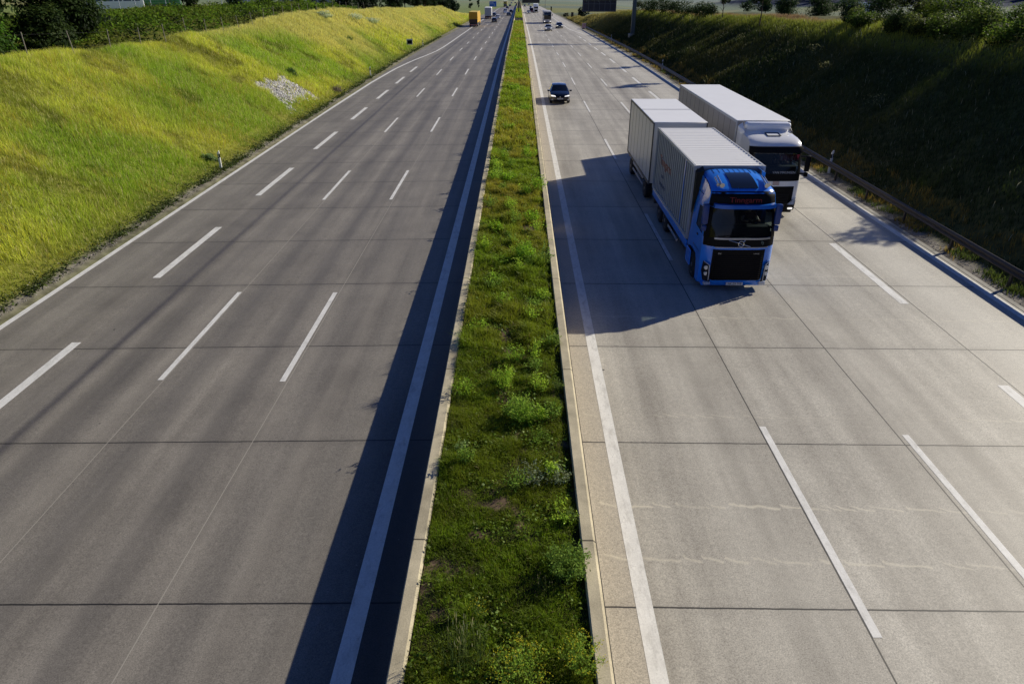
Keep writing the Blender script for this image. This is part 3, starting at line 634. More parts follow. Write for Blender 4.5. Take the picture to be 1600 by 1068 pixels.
# dark row of trees on the crest further on
for i in range(15):
    y = 146+i*9.4+RNG.uniform(-2, 2); x = np.interp(y, LC[:,0], LC[:,1])-3.2-RNG.uniform(0, 2.5)
    t = tree('dark dense tree in the long row along the left crest', x, y, 2.5+RNG.uniform(-.3,.6), 5.6+RNG.uniform(-.8, 1.2), .2, 1900, .42, (.008,.016,.008), (.03,.062,.016), 40+i, nb=10, tr=.15, group='dark trees along the left crest')
for i, (x, y, r, h) in enumerate(((-30,300,4.2,7.2),(-34,309,4.5,8),(-27.5,306,3.2,5.2),(-38,318,4.5,8.5),(-30,322,3.4,5.5))):
    tree('dark bushy tree in the clump ending the left tree row beyond the yellow lorry', x, y, r, h, .1, 1700, .6, (.006,.016,.010), (.022,.052,.022), 60+i, nb=10, tr=.2, group='trees beyond the yellow lorry')
for i, (x, y, r, h) in enumerate(((-33,405,1.9,4.2),(-31,478,1.7,5.8),(-27,500,1.5,5.2))):
    tree(('small dark round tree alone in the field left of the blue road sign', 'taller slim tree behind the lone round tree left of the blue sign', 'slim tree nearest above the blue road sign')[i], x, y, r, h, .5, 700, .5, (.012,.03,.016), (.04,.08,.03), 70+i, nb=8)
# left slope: dark patches and pale flowering plants
for i, (x, y, r, h, lo, hi, lab) in enumerate(((-21.7,69.3,.75,.8,DK2,(.05,.09,.02),'dark weedy bush at the upper corner of the gravel patch'),(-18.5,73,.85,.7,(.05,.045,.03),(.13,.11,.07),'brownish dry weed clump right of the gravel patch'),(-23.4,101.5,.9,.8,DK2,(.06,.11,.02),'dark green weed clump alone high on the sunny left slope'),(-19.4,200,2.4,1.3,DK,(.04,.07,.02),'dark low bush by the road behind the yellow lorry'),(-18.9,41.8,.6,.6,(.02,.03,.012),(.13,.19,.06),'small grey green bush beside the nearest left marker post'))):
    shrub(lab, x, y, r, h, 900, .12, tuple(3*c for c in lo), tuple(2.6*c for c in hi), 80+i, nb=7, flat=.7)
for i, (x, y, r, lab) in enumerate(((-28.2,108,1.5,'pale white flowering plant on the crest left of the larger pale patch'),(-27.0,122,2.6,'larger patch of pale flowering plants on the upper left slope'),(-25.6,129,2.2,'pale flowering plant trailing down the left slope'))):
    t = shrub(lab, x, y, r, .8, 1500, .16, (.24,.34,.10), (.75,.80,.55), 90+i, flat=.45)
# right bank: young trees and the shrubs on the crest
tree('young tree with thin trunk on the sunny right crest nearest the road sign gantry', 28.4, 106, 1.25, 3.0, 1.7, 2400, .17, (.012,.022,.008), (.055,.09,.02), 101, nb=9, tr=.07, group=None)
tree('taller young tree with thin trunk on the sunny right crest above the white lorry', 28.15, 88.3, 1.45, 3.6, 2.0, 3000, .17, (.010,.02,.008), (.05,.085,.02), 102, nb=10, tr=.08)
tree('big dense dark tree standing on the right crest above the black slope', 32.6, 62.5, 2.3, 6.5, .0, 9500, .17, (.012,.02,.007), (.15,.19,.04), 103, nb=20, tr=.16)
SG = None
for i, (x, y, r, h, hi, lab) in enumerate((
    (39.5,112,2.3,3.0,(.05,.085,.025),'dark round shrub left of the white parked van on the right plateau'),(42.0,106.5,2.6,3.2,(.055,.095,.025),'largest round shrub right of the white parked van on the right plateau'),
    (40.6,93,1.9,2.9,(.06,.105,.03),'dark shrub left of the big dense tree, partly sunlit'),(36.6,77,2.3,3.7,(.075,.12,.03),'tall shrub touching the left side of the big dense tree'),(31.2,70,1.4,1.3,(.13,.17,.03),'low bright shrub on the crest left of the big dense tree'),
    (34.0,60.5,2.4,3.0,(.13,.19,.02),'sunlit yellowish shrub at the right side of the big dense tree'),(30.7,57.0,2.0,1.9,(.12,.15,.03),'low olive shrub on the crest right of the big dense tree'),
    (39.0,64,2.2,2.9,(.08,.125,.055),'grey green bushy shrub on the crest below the dark wooded hill'),(36.8,55,2.2,2.6,(.11,.17,.03),'bright shrub in the middle of the right crest hedge'),(31.4,51.5,2.2,2.3,(.12,.17,.025),'low broad bright shrub in front on the right crest hedge'),
    (38.9,52.8,2.2,2.6,(.08,.14,.03),'green shrub behind the broad bright shrub'),(31.8,47.4,2.2,2.3,(.10,.16,.02),'bright shrub near the right end of the crest hedge'),(41.0,51.3,1.8,3.2,(.07,.12,.055),'grey green upright shrub by the pale roof at the right edge'),
    (31.5,43.6,1.9,1.8,(.11,.14,.025),'low yellow green shrub at the right end of the crest hedge'),(30.6,54.2,1.7,1.9,(.10,.15,.02),'olive shrub hanging over the crest left of the broad bright shrub'),(30.4,60.4,1.6,1.8,(.09,.13,.02),'dark shrub under the big dense tree at the crest edge'),(30.3,66.5,1.5,1.7,(.09,.14,.02),'dark green shrub at the crest edge left below the big dense tree'))):
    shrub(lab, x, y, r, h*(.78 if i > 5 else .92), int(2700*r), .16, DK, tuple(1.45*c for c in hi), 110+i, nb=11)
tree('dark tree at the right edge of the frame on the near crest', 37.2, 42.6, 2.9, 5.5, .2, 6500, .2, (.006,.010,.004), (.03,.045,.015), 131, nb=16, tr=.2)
tree('tree just outside the right edge whose crown shades the hard shoulder', 31.5, 39.2, 1.75, 3.4, .5, 1500, .2, DK, MID, 135, nb=16, tr=.1, flat=.55, limbs=12)
for i, (x, y, r, h) in enumerate(((23.6,112,1.6,1.9),(25.2,120,2.1,2.4),(26.2,129,2.2,2.8),(27.0,138,2.3,2.9),(27.6,147,2.3,3.0),(28.2,157,2.2,2.8),(28.6,167,2.1,2.8),(28.6,178,2.2,2.6))):
    if i == 0: x, y = 29.0, 116
    else: x = float(np.interp(y, RC[:,0], RC[:,1]))+.4
    shrub('dark green shrub in the row along the right crest behind the sign gantry', x, y, r, h, 1900, .2, DK, (.05,.085,.02), 140+i, group='shrubs behind the sign gantry')
for i, (x, y, r, h) in enumerate(((62,262,3,4),(72,240,2.6,4.4),(66,205,2.5,4),(55,170,1.6,3),(80,232,3,4),(49,240,2.4,3.2),(88,262,3.4,4.5),(58,143,1.7,2.6))):
    tree('distant round field tree on the flat land right of the motorway', x, y, r, h, .3, 900, .45, (.015,.032,.015), (.055,.095,.035), 150+i, nb=8, group='field trees on the right plain')
tree('small round dark tree by the roadside right of the coach', 25.5, 300, 2.5, 2.6, .8, 800, .5, (.008,.02,.012), (.02,.045,.025), 161, nb=8)
shrub('little dark bush beside the far right road edge', 19.6, 318, 1.2, 1.6, 400, .35, (.02,.025,.015), (.05,.05,.03), 162)
# light flecks: tall weeds on the black slope
for i, (x, y) in enumerate(((29.2,51.5),(29.6,49.6),(30.0,44.8),(26.2,66),(25.0,60),(23.2,47),(27.8,80),(25.6,86))):
    z = gz(x, y); t = thing('weed_plant', 'pale tall weed catching light on the dark right slope', 'plant', (x, y, z), 0, 'pale weeds on the dark right slope')
    n = 60; P = RNG.normal(0, .3, (n, 3)); P[:,2] = RNG.uniform(.2, .95, n); pack('foliage', [leaves(P, RNG.uniform(.06, .14, n), jit((.28,.28,.12), n, .3), up=.5)], M_leaf, None).parent = t
    k = 10; B = RNG.normal(0, .15, (k, 3)); B[:,2] = -.05; T = B+RNG.normal(0, .2, (k, 3)); T[:,2] = .9; pack('stem', [stems(B, T, .008, jit((.15,.16,.06), k))], M_grass, None).parent = t
# far wooded hill beyond the right bank: one mass
n = 9000; a = RNG.uniform(0, 2*np.pi, n); q = np.sqrt(RNG.uniform(0, 1, n)); X = 640+400*q*np.cos(a); D = 780+400*q*np.sin(a)
P = np.stack([X, D, ground_z(X, D)+RNG.uniform(2, 13, n)], 1); pack('woodland', [leaves(P, RNG.uniform(7, 14, n), jit((.010,.028,.085), n, .3, .1), up=.8)], M_leaf)  # blue leaf colour carries the painted haze of the hill
# ------------------------------------------------------------------ roadside furniture
M_white = mat('white_plastic', (.72,.72,.70), .45, var=.08)
M_sign = mat('sign_back', (.020,.022,.030), .5, .2, var=.3)
M_signrib = mat('sign_ribs', (.10,.11,.13), .5, .4)
M_post = mat('grey_green_steel', (.10,.125,.12), .5, .3, var=.2)
M_rail = mat('weathered_rail', (.06,.05,.042), .5, .4, var=.4, vscale=2)
M_blue = mat('blue_sign', (.02,.13,.55), .4); M_wood = mat('grey_wood', (.26,.23,.19), .85, var=.3)
def sweep_y(name, prof, ys, m, parent, x=0., zf=None, close=True, smooth=None):
    V = []; F = []; k = len(prof)
    for y in ys:
        z0 = zf(y)
        for px, pz in prof: V.append((x+px, y, z0+pz))
    for i in range(len(ys)-1):
        for j in range(k if close else k-1):
            a = i*k+j; b = i*k+(j+1)%k; F.append((a, b, b+k, a+k))
    if close: F.append(tuple(range(k))); F.append(tuple(range(len(V)-k, len(V)))[::-1])
    bm = bmesh.new(); vs = [bm.verts.new(v) for v in V]
    for f in F: bm.faces.new([vs[i] for i in f])
    return bm_obj(name, bm, m, parent, smooth)
gr_ = thing('guardrail', 'dark steel guardrail on posts along the right shoulder below the black slope', 'guardrail', (17.75, 11.6, 0))
zr = lambda y: -.1-float(drop(y))
wprof = [(0,.52),(-.055,.55),(-.075,.60),(-.055,.64),(-.012,.67),(-.012,.70),(-.055,.73),(-.075,.77),(-.055,.82),(0,.85),(.012,.85),(.012,.52)]
o = sweep_y('rail', [(a, b+.02) for a, b in wprof], [8+3.85*i for i in range(51)], M_rail, gr_, 17.78, zr, smooth=40); o.matrix_parent_inverse = Matrix.Translation((-17.75, -11.6, 0))
pz = None
for i in range(50):
    y = 11.6+3.85*i
    if pz is None:
        bm = bmesh.new(); add_box(bm, -.045, .045, -.06, .06, -.4, .80, .008, 1); add_box(bm, -.075, -.03, -.05, .05, .56, .80, 0); pz = bm_obj('post', bm, M_rail, gr_)
        p = pz
    else: p = pz.copy(); COL.objects.link(p); p.parent = gr_
    p.location = (.115, y-11.6, zr(y))
def marker(label, x, y, h, turn, group=None):
    z = gz(x, y); t = thing('delineator_post', label, 'marker post', (x, y, z), turn, group)
    bm = bmesh.new(); pr = [(-.06,-.05),(.06,-.05),(.06,.03),(.0,.06),(-.06,.03)]
    for zz, k in ((-.2, 1), (h-.06, 1), (h, .55)):
        pass
    rings = [[bm.verts.new((a*k, b*k, zz+(.05*a/.06 if zz > h-.1 else 0))) for a, b in pr] for zz, k in ((-.2, 1), (h-.05, 1), (h, .75))]
    for r0, r1 in zip(rings, rings[1:]):
        for j in range(5): bm.faces.new((r0[j], r0[(j+1)%5], r1[(j+1)%5], r1[j]))
    bm.faces.new(rings[-1]); bm_obj('post', bm, M_white, t)
    bm = bmesh.new(); q = [(a*1.06, b*1.06) for a, b in pr]; rings = [[bm.verts.new((a, b, zz+.4*a)) for a, b in q] for zz in (h-.38, h-.16)]
    for j in range(5): bm.faces.new((rings[0][j], rings[0][(j+1)%5], rings[1][(j+1)%5], rings[1][j]))
    bm.faces.new(rings[0][::-1]); bm.faces.new(rings[1]); b = bm_obj('band', bm, M_black, t)
    box('reflector', -.025, .025, -.062, -.052, h-.34, h-.18, M_lamp, b); return t
marker('white marker post with black band on the left verge nearest the camera', -17.85, 40.95, 1.02, 0)
marker('white marker post with black band on the left verge level with the black car', -17.85, 87.3, 1.02, 0)
marker('white marker post with black band on the left verge beyond the small black sign', -17.7, 136.2, 1.02, 0)
marker('white marker post with black band behind the guardrail right of the white lorry', 18.15, 40.2, 1.28, 0)
marker('white marker post with black band behind the guardrail above the trailers', 18.2, 93.3, 1.28, 0)
marker('white marker post behind the guardrail just left of the gantry post', 18.4, 149.2, 1.28, 0)
# small square sign on the left verge
z = gz(-18.75, 127); t = thing('kilometre_sign', 'small black square sign with white rim on the left grass verge', 'sign', (-18.75, 127, z), .25)
bm = bmesh.new(); add_cyl(bm, (0, .03, -.2), (0, .03, .55), .03, n=8); bm_obj('post', bm, M_steel, t)
box('frame', -.52, .52, -.012, .012, .5, 1.42, M_white, t, .01); box('panel', -.40, .40, -.022, -.014, .62, 1.22, M_black, t)
# cantilever gantry with the sign seen from behind
gz0 = gz(22.2, 147); t = thing('sign_gantry', 'grey cantilever gantry post carrying the large dark sign seen from behind', 'gantry', (22.2, 147, gz0))
bm = bmesh.new(); add_box(bm, -.7, .7, -.9, .9, -1.2, .35, .04, 1); bm_obj('footing', bm, M_kerb, t)
bm = bmesh.new(); add_box(bm, -.33, .33, -.3, .3, .35, 10.4-gz0, .05, 1)
for s in (-1, 1): add_box(bm, s*.30-.06, s*.30+.06, -.36, -.29, .35, 10.3-gz0, 0)
bm_obj('post', bm, M_post, t)
H0 = 4.85-gz0
box('arm', -9.9, -.36, -.22, .22, H0+2.0, H0+2.55, M_post, t, .03)
bm = bmesh.new(); add_box(bm, -10.0, -3.45, .26, .40, H0, H0+4.6, .02, 1); sp_ = bm_obj('sign_panel', bm, M_sign, t)
bm = bmesh.new()
for i in range(7): x = -9.9+i*1.05; add_box(bm, x, x+.08, .16, .255, H0+.06, H0+4.5, 0)
for zz in (.12, 1.35, 3.0, 4.3): add_box(bm, -9.95, -3.5, .19, .25, H0+zz, H0+zz+.07, 0)
bm_obj('frame', bm, M_signrib, sp_)
for x in (-9.2, -7.0, -4.8): box('bracket', x-.08, x+.08, .225, .30, H0+1.7, H0+2.9, M_post, t)
# second sign far ahead, hung from a median post
y = 332; z = -float(drop(y)); t = thing('sign_gantry', 'distant dark sign seen from behind, hung from a post in the far median', 'gantry', (-.3, y, z))
box('post', -.25, .25, -.25, .25, .4, 9.6, M_post, t, .03); box('arm', .26, 9.2, -.2, .2, 6.6, 7.1, M_post, t); box('sign_panel', 1.5, 9.1, .22, .36, 4.9, 9.4, M_sign, t, .02)
# blue direction sign on the left
y = 505; z = gz(-17.5, y); t = thing('direction_sign', 'blue motorway direction sign on two legs beside the far left carriageway', 'sign', (-17.6, y, -float(drop(y))))
box('panel', -2.3, 2.3, -.05, .05, .9, 4.1, M_blue, t, .02)
for x in (-1.5, 1.5): box('leg', x-.1, x+.1, .06, .2, -.6, 3.9, M_steel, t)
mb = bmesh.new(); add_box(mb, -1.9, .4, -.062, -.054, 3.2, 3.45, 0); pb = bm_obj('lettering', mb, M_white, t)
mb = bmesh.new(); add_box(mb, -1.9, 1.1, -.062, -.054, 2.5, 2.75, 0); add_box(mb, .8, 1.0, -.062, -.054, 1.3, 2.4, 0); bm_obj('lettering', mb, M_white, t)
def postsign(name, label, x, y, w, h0, h1, m, cat='sign'):
    z = min(gz(x, y), 5); t = thing(name, label, cat, (x, y, z)); bm = bmesh.new(); add_cyl(bm, (0, .05, -.3), (0, .05, h1-.1), .05, n=8); bm_obj('post', bm, M_steel, t); box('panel', -w/2, w/2, -.02, .02, h0, h1, m, t, .01); return t
M_brown = mat('brown_sign', (.045,.03,.018), .5)
postsign('road_sign', 'small dark brown sign on the right verge beside the round tree', 20.0, 286, .95, .3, 2.1, M_brown)
postsign('road_sign', 'tiny dark upright sign behind the coach at the right road edge', 17.6, 420, .7, .2, 2.3, M_black)
z = -float(drop(470)); t = thing('lamp_mast', 'thin tall pole at the far right road edge below the distant sign', 'pole', (17.6, 520, -float(drop(520)))); bm = bmesh.new(); add_cyl(bm, (0, 0, -.3), (0, 0, 12), .14, .09, 8); bm_obj('pole', bm, M_steel, t); box('cross_arm', -1.2, 1.2, -.06, .06, 11.9, 12.05, M_steel, t)
# crash cushion with red and white hazard board where the rail begins
y = 203; z = -float(drop(y))-.1; t = thing('crash_cushion', 'red and white striped hazard board at the far end of the right guardrail', 'hazard board', (17.5, y, z))
M_redp = mat('red_reflector', (.5,.03,.03), .4)
bd = box('board', -.5, .5, -.03, .03, .25, 1.5, M_white, t); bm = bmesh.new()
for i in range(4):
    z0 = .3+i*.32; vs = [bm.verts.new(p) for p in ((-.48,-.036,z0),(.48,-.036,z0+.25),(.48,-.036,min(1.47,z0+.42)),(-.48,-.036,z0+.17))]; bm.faces.new(vs)
bm_obj('stripe', bm, M_redp, bd)
bm = bmesh.new(); add_box(bm, -.4, .4, .06, 3.2, .1, .85, .05, 1); bm_obj('cushion', bm, M_dkgrey, t)
# wire fence along the left crest
fy = [35.2+4.2*i for i in range(26)]
def fx(y): return float(np.interp(y, LC[:,0], LC[:,1]))-.35
fz0 = gz(fx(fy[0]), fy[0]); fence = thing('wire_fence', 'low wire fence on thin leaning posts along the left crest', 'fence', (fx(fy[0]), fy[0], fz0)); pf = None; tops = []
for i, y in enumerate(fy):
    x = fx(y); z = gz(x, y); lean = (RNG.uniform(-.12, .05), RNG.uniform(-.05, .05)); 
    if pf is None:
        bm = bmesh.new(); add_cyl(bm, (0, 0, -.3), (0, 0, 1.45), .032, .028, 7); pf = bm_obj('post', bm, M_wood, fence); p = pf
    else: p = pf.copy(); COL.objects.link(p); p.parent = fence
    p.location = (x-fx(fy[0]), y-fy[0], z-fz0); p.rotation_euler = (lean[1], lean[0], 0); tops.append(Vector((x-fx(fy[0]), y-fy[0], z-fz0)))
bm = bmesh.new()
for a, b in zip(tops, tops[1:]):
    for h in (.5, 1.3): add_cyl(bm, a+Vector((0,0,h)), b+Vector((0,0,h)), .0015, n=4, caps=False)
bm_obj('wire', bm, M_steel, fence)
# tall mesh fence round the lorry park
mf = thing('mesh_fence', 'tall grey mesh fence in front of the coach and the green lorry', 'fence', (-78, 128, gz(-78, 128))); A = Vector((-82, 132)); B = Vector((-45, 178)); nn = 20; pts = []
pp = None
for i in range(nn+1):
    q = A.lerp(B, i/nn); z = gz(q.x, q.y)-gz(-78, 128); v = Vector((q.x+78, q.y-128, z)); pts.append(v)
    if pp is None: bm = bmesh.new(); add_box(bm, -.05, .05, -.05, .05, -.3, 2.5, 0); pp = bm_obj('post', bm, M_alu, mf); p = pp
    else: p = pp.copy(); COL.objects.link(p); p.parent = mf
    p.location = v
bm = bmesh.new()
for a, b in zip(pts, pts[1:]):
    for k in range(9): h = .1+k*.28; add_cyl(bm, a+Vector((0,0,h)), b+Vector((0,0,h)), .012, n=4, caps=False)
bm_obj('mesh', bm, M_alu, mf)
# pale corrugated screen behind the trees, small pale shed on the right
def screen(label, x, y, w, h, rot):
    t = thing('fence_panel', label, 'fence', (x, y, gz(x, y)), rot); bm = bmesh.new(); n = int(w/.3)
    for i in range(n): add_box(bm, -w/2+i*w/n, -w/2+(i+.62)*w/n, -.05, .05, 0, h, 0)
    add_box(bm, -w/2, w/2, .05, .09, 0, h-.05, 0); bm_obj('panel', bm, mat('pale_sheet', (.42,.46,.55), .5, var=.1), t)
    for s in (-1, 1): box('post', s*(w/2+.08)-.08, s*(w/2+.08)+.08, -.08, .08, -.3, h+.1, M_steel, t)
screen('pale grey slatted screen behind the dark trees on the left crest', -43.5, 172, 6.2, 2.4, .3)
screen('pale bluish screen far behind the thin young trees on the left', -52, 172, 4.0, 4.5, .3)
def shed(label, x, y, w, d, h, rot, roofc):
    t = thing('shed', label, 'shed', (x, y, gz(x, y)), rot); box('wall', -w/2, w/2, -d/2, d/2, -.3, h, mat('pale_render', (.6,.6,.58), .8, var=.1), t)
    bm = bmesh.new(); e = .25; vs = [bm.verts.new(p) for p in ((-w/2-e,-d/2-e,h),(w/2+e,-d/2-e,h),(w/2+e,d/2+e,h),(-w/2-e,d/2+e,h),(-w/2-e,0,h+d*.3),(w/2+e,0,h+d*.3))]
    for f in ((0,1,5,4),(2,3,4,5),(0,4,3),(1,2,5),(0,3,2,1)): bm.faces.new([vs[i] for i in f])
    bm_obj('roof', bm, mat('roof_'+label[:12], roofc, .6, var=.1), t); box('door', -.5, .5, -d/2-.03, -d/2-.003, 0, 2.0, M_dkgrey, t)
shed('small pale roofed shed showing behind the shrubs at the right edge', 66, 92, 3.2, 3.2, 2.1, .5, (.5,.56,.62))
# ------------------------------------------------------------------ cars
def paint(name, col, rough=.22, metal=.0, coat=.6): return mat(name, col, rough, metal, .5, coat=coat)
P_blue = mat('blue_paint', (.022,.225,.85), .22, 0, .5, var=.16, vscale=1.8, coat=.6); P_black = paint('black_paint', (.006,.007,.012), .15); P_white = paint('white_paint', (.90,.90,.90), .3); P_silver = paint('silver_paint', (.42,.45,.48), .3, .4)
P_yellow = paint('yellow_curtain', (.62,.36,.015), .5, coat=0); P_red = paint('dark_red_paint', (.16,.02,.025)); P_grey = paint('grey_paint', (.10,.11,.13)); P_green = paint('green_curtain', (.025,.22,.04), .5, coat=0); P_lgrey = mat('light_grey_sheet', (.47,.48,.50), .5, var=.1)
CAR_ST = [(-2.30,.60,.34,.60,.45,.64),(-2.22,.78,.24,.66,.60,.74),(-1.9,.88,.20,.76,.66,.86),(-1.1,.915,.19,.88,.74,.98),(-.30,.915,.19,.93,.60,1.40),(.05,.915,.19,.95,.62,1.455),(.9,.915,.19,.96,.62,1.455),(1.55,.91,.19,.97,.60,1.37),(2.08,.88,.20,.98,.70,1.03),(2.24,.84,.28,.90,.62,.95),(2.30,.78,.34,.80,.55,.84)]
def car_ring(s):
    y, hw, zb, zbt, wt, zt = s
    return [(0, zb), (hw*.90, zb), (hw, zb+.12), (hw*1.005, (zb+zbt)*.52), (hw*.975, zbt), (wt+.035, zt-.05), (wt*.86, zt-.004), (0, zt+.018)]
def car_parts(root, body_m, lit=True, st=CAR_ST, scale_h=1.):
    rings = [[(x, s[0], z*scale_h) for x, z in car_ring(s)] for s in st]; k = 8
    groups = {'body': [], 'windscreen': [], 'rear_window': [], 'wl': [], 'wr': []}
    for i in range(len(rings)-1):
        for j in range(k-1):
            for sd in (1, -1):
                q = [rings[i][j], rings[i][j+1], rings[i+1][j+1], rings[i+1][j]]; q = [(x*sd, y, z) for x, y, z in q]
                g = 'body'
                if j in (5, 6) and i == 3: g = 'windscreen'
                elif j in (5, 6) and i == 7: g = 'rear_window'
                elif j == 4 and 3 <= i <= 7: g = 'wr' if sd > 0 else 'wl'
                groups[g].append(q)
    out = {}
    for g, qs in groups.items():
        bm = bmesh.new()
        if g == 'body':
            for r_, fl in ((rings[0], 1), (rings[-1], -1)):
                ring = [(x, y, z) for x, y, z in r_]+[(-x, y, z) for x, y, z in r_[1:-1][::-1]]; bm.faces.new([bm.verts.new(p) for p in ring])
        for q in qs:
            u = []
            for p in q:
                if p not in u: u.append(p)
            bm.faces.new([bm.verts.new(p) for p in u])
        bmesh.ops.remove_doubles(bm, verts=bm.verts, dist=1e-4); bmesh.ops.dissolve_degenerate(bm, edges=bm.edges, dist=1e-5)
        nme = {'wl': 'side_window', 'wr': 'side_window'}.get(g, g); out[g] = bm_obj(nme, bm, body_m if g == 'body' else M_glassd, root, 32)
    for x, sd in ((-.80, -1), (.80, 1)):
        for y in (-1.45, 1.32): wheel(root, x, y, .335, .24, sd)
    hl = M_lamp_on if lit else M_lamp
    for sd in (-1, 1):
        bm = bmesh.new(); vs = [bm.verts.new(p) for p in ((sd*.40,-2.285,.63),(sd*.80,-2.19,.66),(sd*.86,-2.02,.76),(sd*.62,-2.20,.75),(sd*.42,-2.262,.70))]; bm.faces.new(vs)
        r = bmesh.ops.extrude_face_region(bm, geom=list(bm.faces)); bmesh.ops.translate(bm, verts=[v for v in r['geom'] if isinstance(v, bmesh.types.BMVert)], vec=(0, -.03, .01)); bm_obj('headlight', bm, hl, root)
        bm = bmesh.new(); add_box(bm, sd*.58-.2, sd*.58+.2, 2.245, 2.305, .74, .88, .02, 1); bm_obj('tail_light', bm, M_red, root)
        bm = bmesh.new(); add_box(bm, sd*1.02-.11, sd*1.02+.11, -.92, -.74, .92, 1.06, .035, 2); bm_obj('mirror', bm, body_m, root, 40)
        bm = bmesh.new(); add_box(bm, sd*.66-.11, sd*.66+.11, -2.275, -2.22, .36, .44, .02, 1); bm_obj('fog_light', bm, M_lamp, root)
    box('grille', -.38, .38, -2.312, -2.27, .56, .66, M_black, root, .01); box('intake', -.55, .55, -2.312, -2.26, .27, .38, M_black, root, .01); box('number_plate', -.26, .26, -2.322, -2.300, .42, .53, M_plate, root)
    box('number_plate', -.26, .26, 2.301, 2.32, .62, .73, M_plate, root)
def set_paint(t, m, names=('body', 'mirror')):
    for o in t.children:
        if o.name.split('.')[0] in names:
            o.material_slots[0].link = 'OBJECT'; o.material_slots[0].material = m
car0 = thing('car', 'black family car with lit headlights driving in the nearest right lane', 'car', (3.75, 67.6, rz(3.75, 67)))
car_parts(car0, P_black)
bm = bmesh.new(); add_lathe(bm, (0, 0, 0), [(-.008, .055), (.008, .055)], 16); bg_ = bm_obj('badge', bm, M_chrome, car0); bg_.rotation_euler = (0, 0, math.pi/2); bg_.location = (0, -2.32, .61)
mp = text_obj('plate_lettering', 'NA HS 61', .10, M_black, next(o for o in car0.children if o.name.startswith('number_plate')), (0, -2.3235, .475), (math.pi/2, 0, 0), .8, .0006)
carp = thing('car', 'white car overtaking beside the dark cars behind the first grey trailer', 'car', (0, 0, 0)); car_parts(carp, P_white, False)
cars = [  # x, y, facing camera, paint, label, lit
 (-8.4, 253.5, 0, P_black, 'black car nearest on the left carriageway, right of the yellow lorry'),
 (-8.3, 290, 0, P_white, 'white car just ahead of the nearest black car on the left carriageway'),
 (-10.9, 327, 0, P_grey, 'dark grey car ahead of the white car, beside the white semitrailer'),
 (-4.6, 327, 0, P_grey, 'dark car close to the barrier shadow on the left carriageway'),
 (-4.2, 384, 0, P_black, 'black car in the fast lane just ahead of the dark one by the barrier shadow'),
 (-7.9, 492, 0, P_black, 'small black car beyond the white van on the far left carriageway'),
 (-7.2, 585, 0, P_grey, 'tiny grey car level with the distant yellow lorry'),
 (-4.0, 745, 0, P_black, 'tiny black car in the fast lane at the far top of the left carriageway'),
 (-7.6, 735, 0, P_silver, 'tiny silver car at the far top of the left carriageway'),
 (7.5, 194, 1, P_silver, 'silver car driving towards the camera in front of the coach'),
 (11.1, 209, 1, P_black, 'dark car in the right lane beside the silver car'),
 (4.4, 365, 1, P_silver, 'pale car in the fast lane ahead of the dark red van'),
 (2.95+1.0, 570, 1, P_black, 'tiny black car far away under the distant dark sign, nearer the median'),
 (7.3, 496, 1, P_black, 'tiny black car far away left of the white oncoming lorry'),
 (8.0, 640, 1, P_grey, 'tiny grey car emerging right under the distant dark sign')]
first = True
for x, y, face, pm, lab in cars:
    c = dup(carp) if not (pm is P_white) else carp
    c.location = (x, y, rz(x, y)); c.rotation_euler = (0, 0, 0 if face else math.pi); c['label'] = lab; set_paint(c, pm)
    if face:
        for o in c.children:
            if o.name.startswith('headlight'): o.material_slots[0].link = 'OBJECT'; o.material_slots[0].material = M_lamp_on
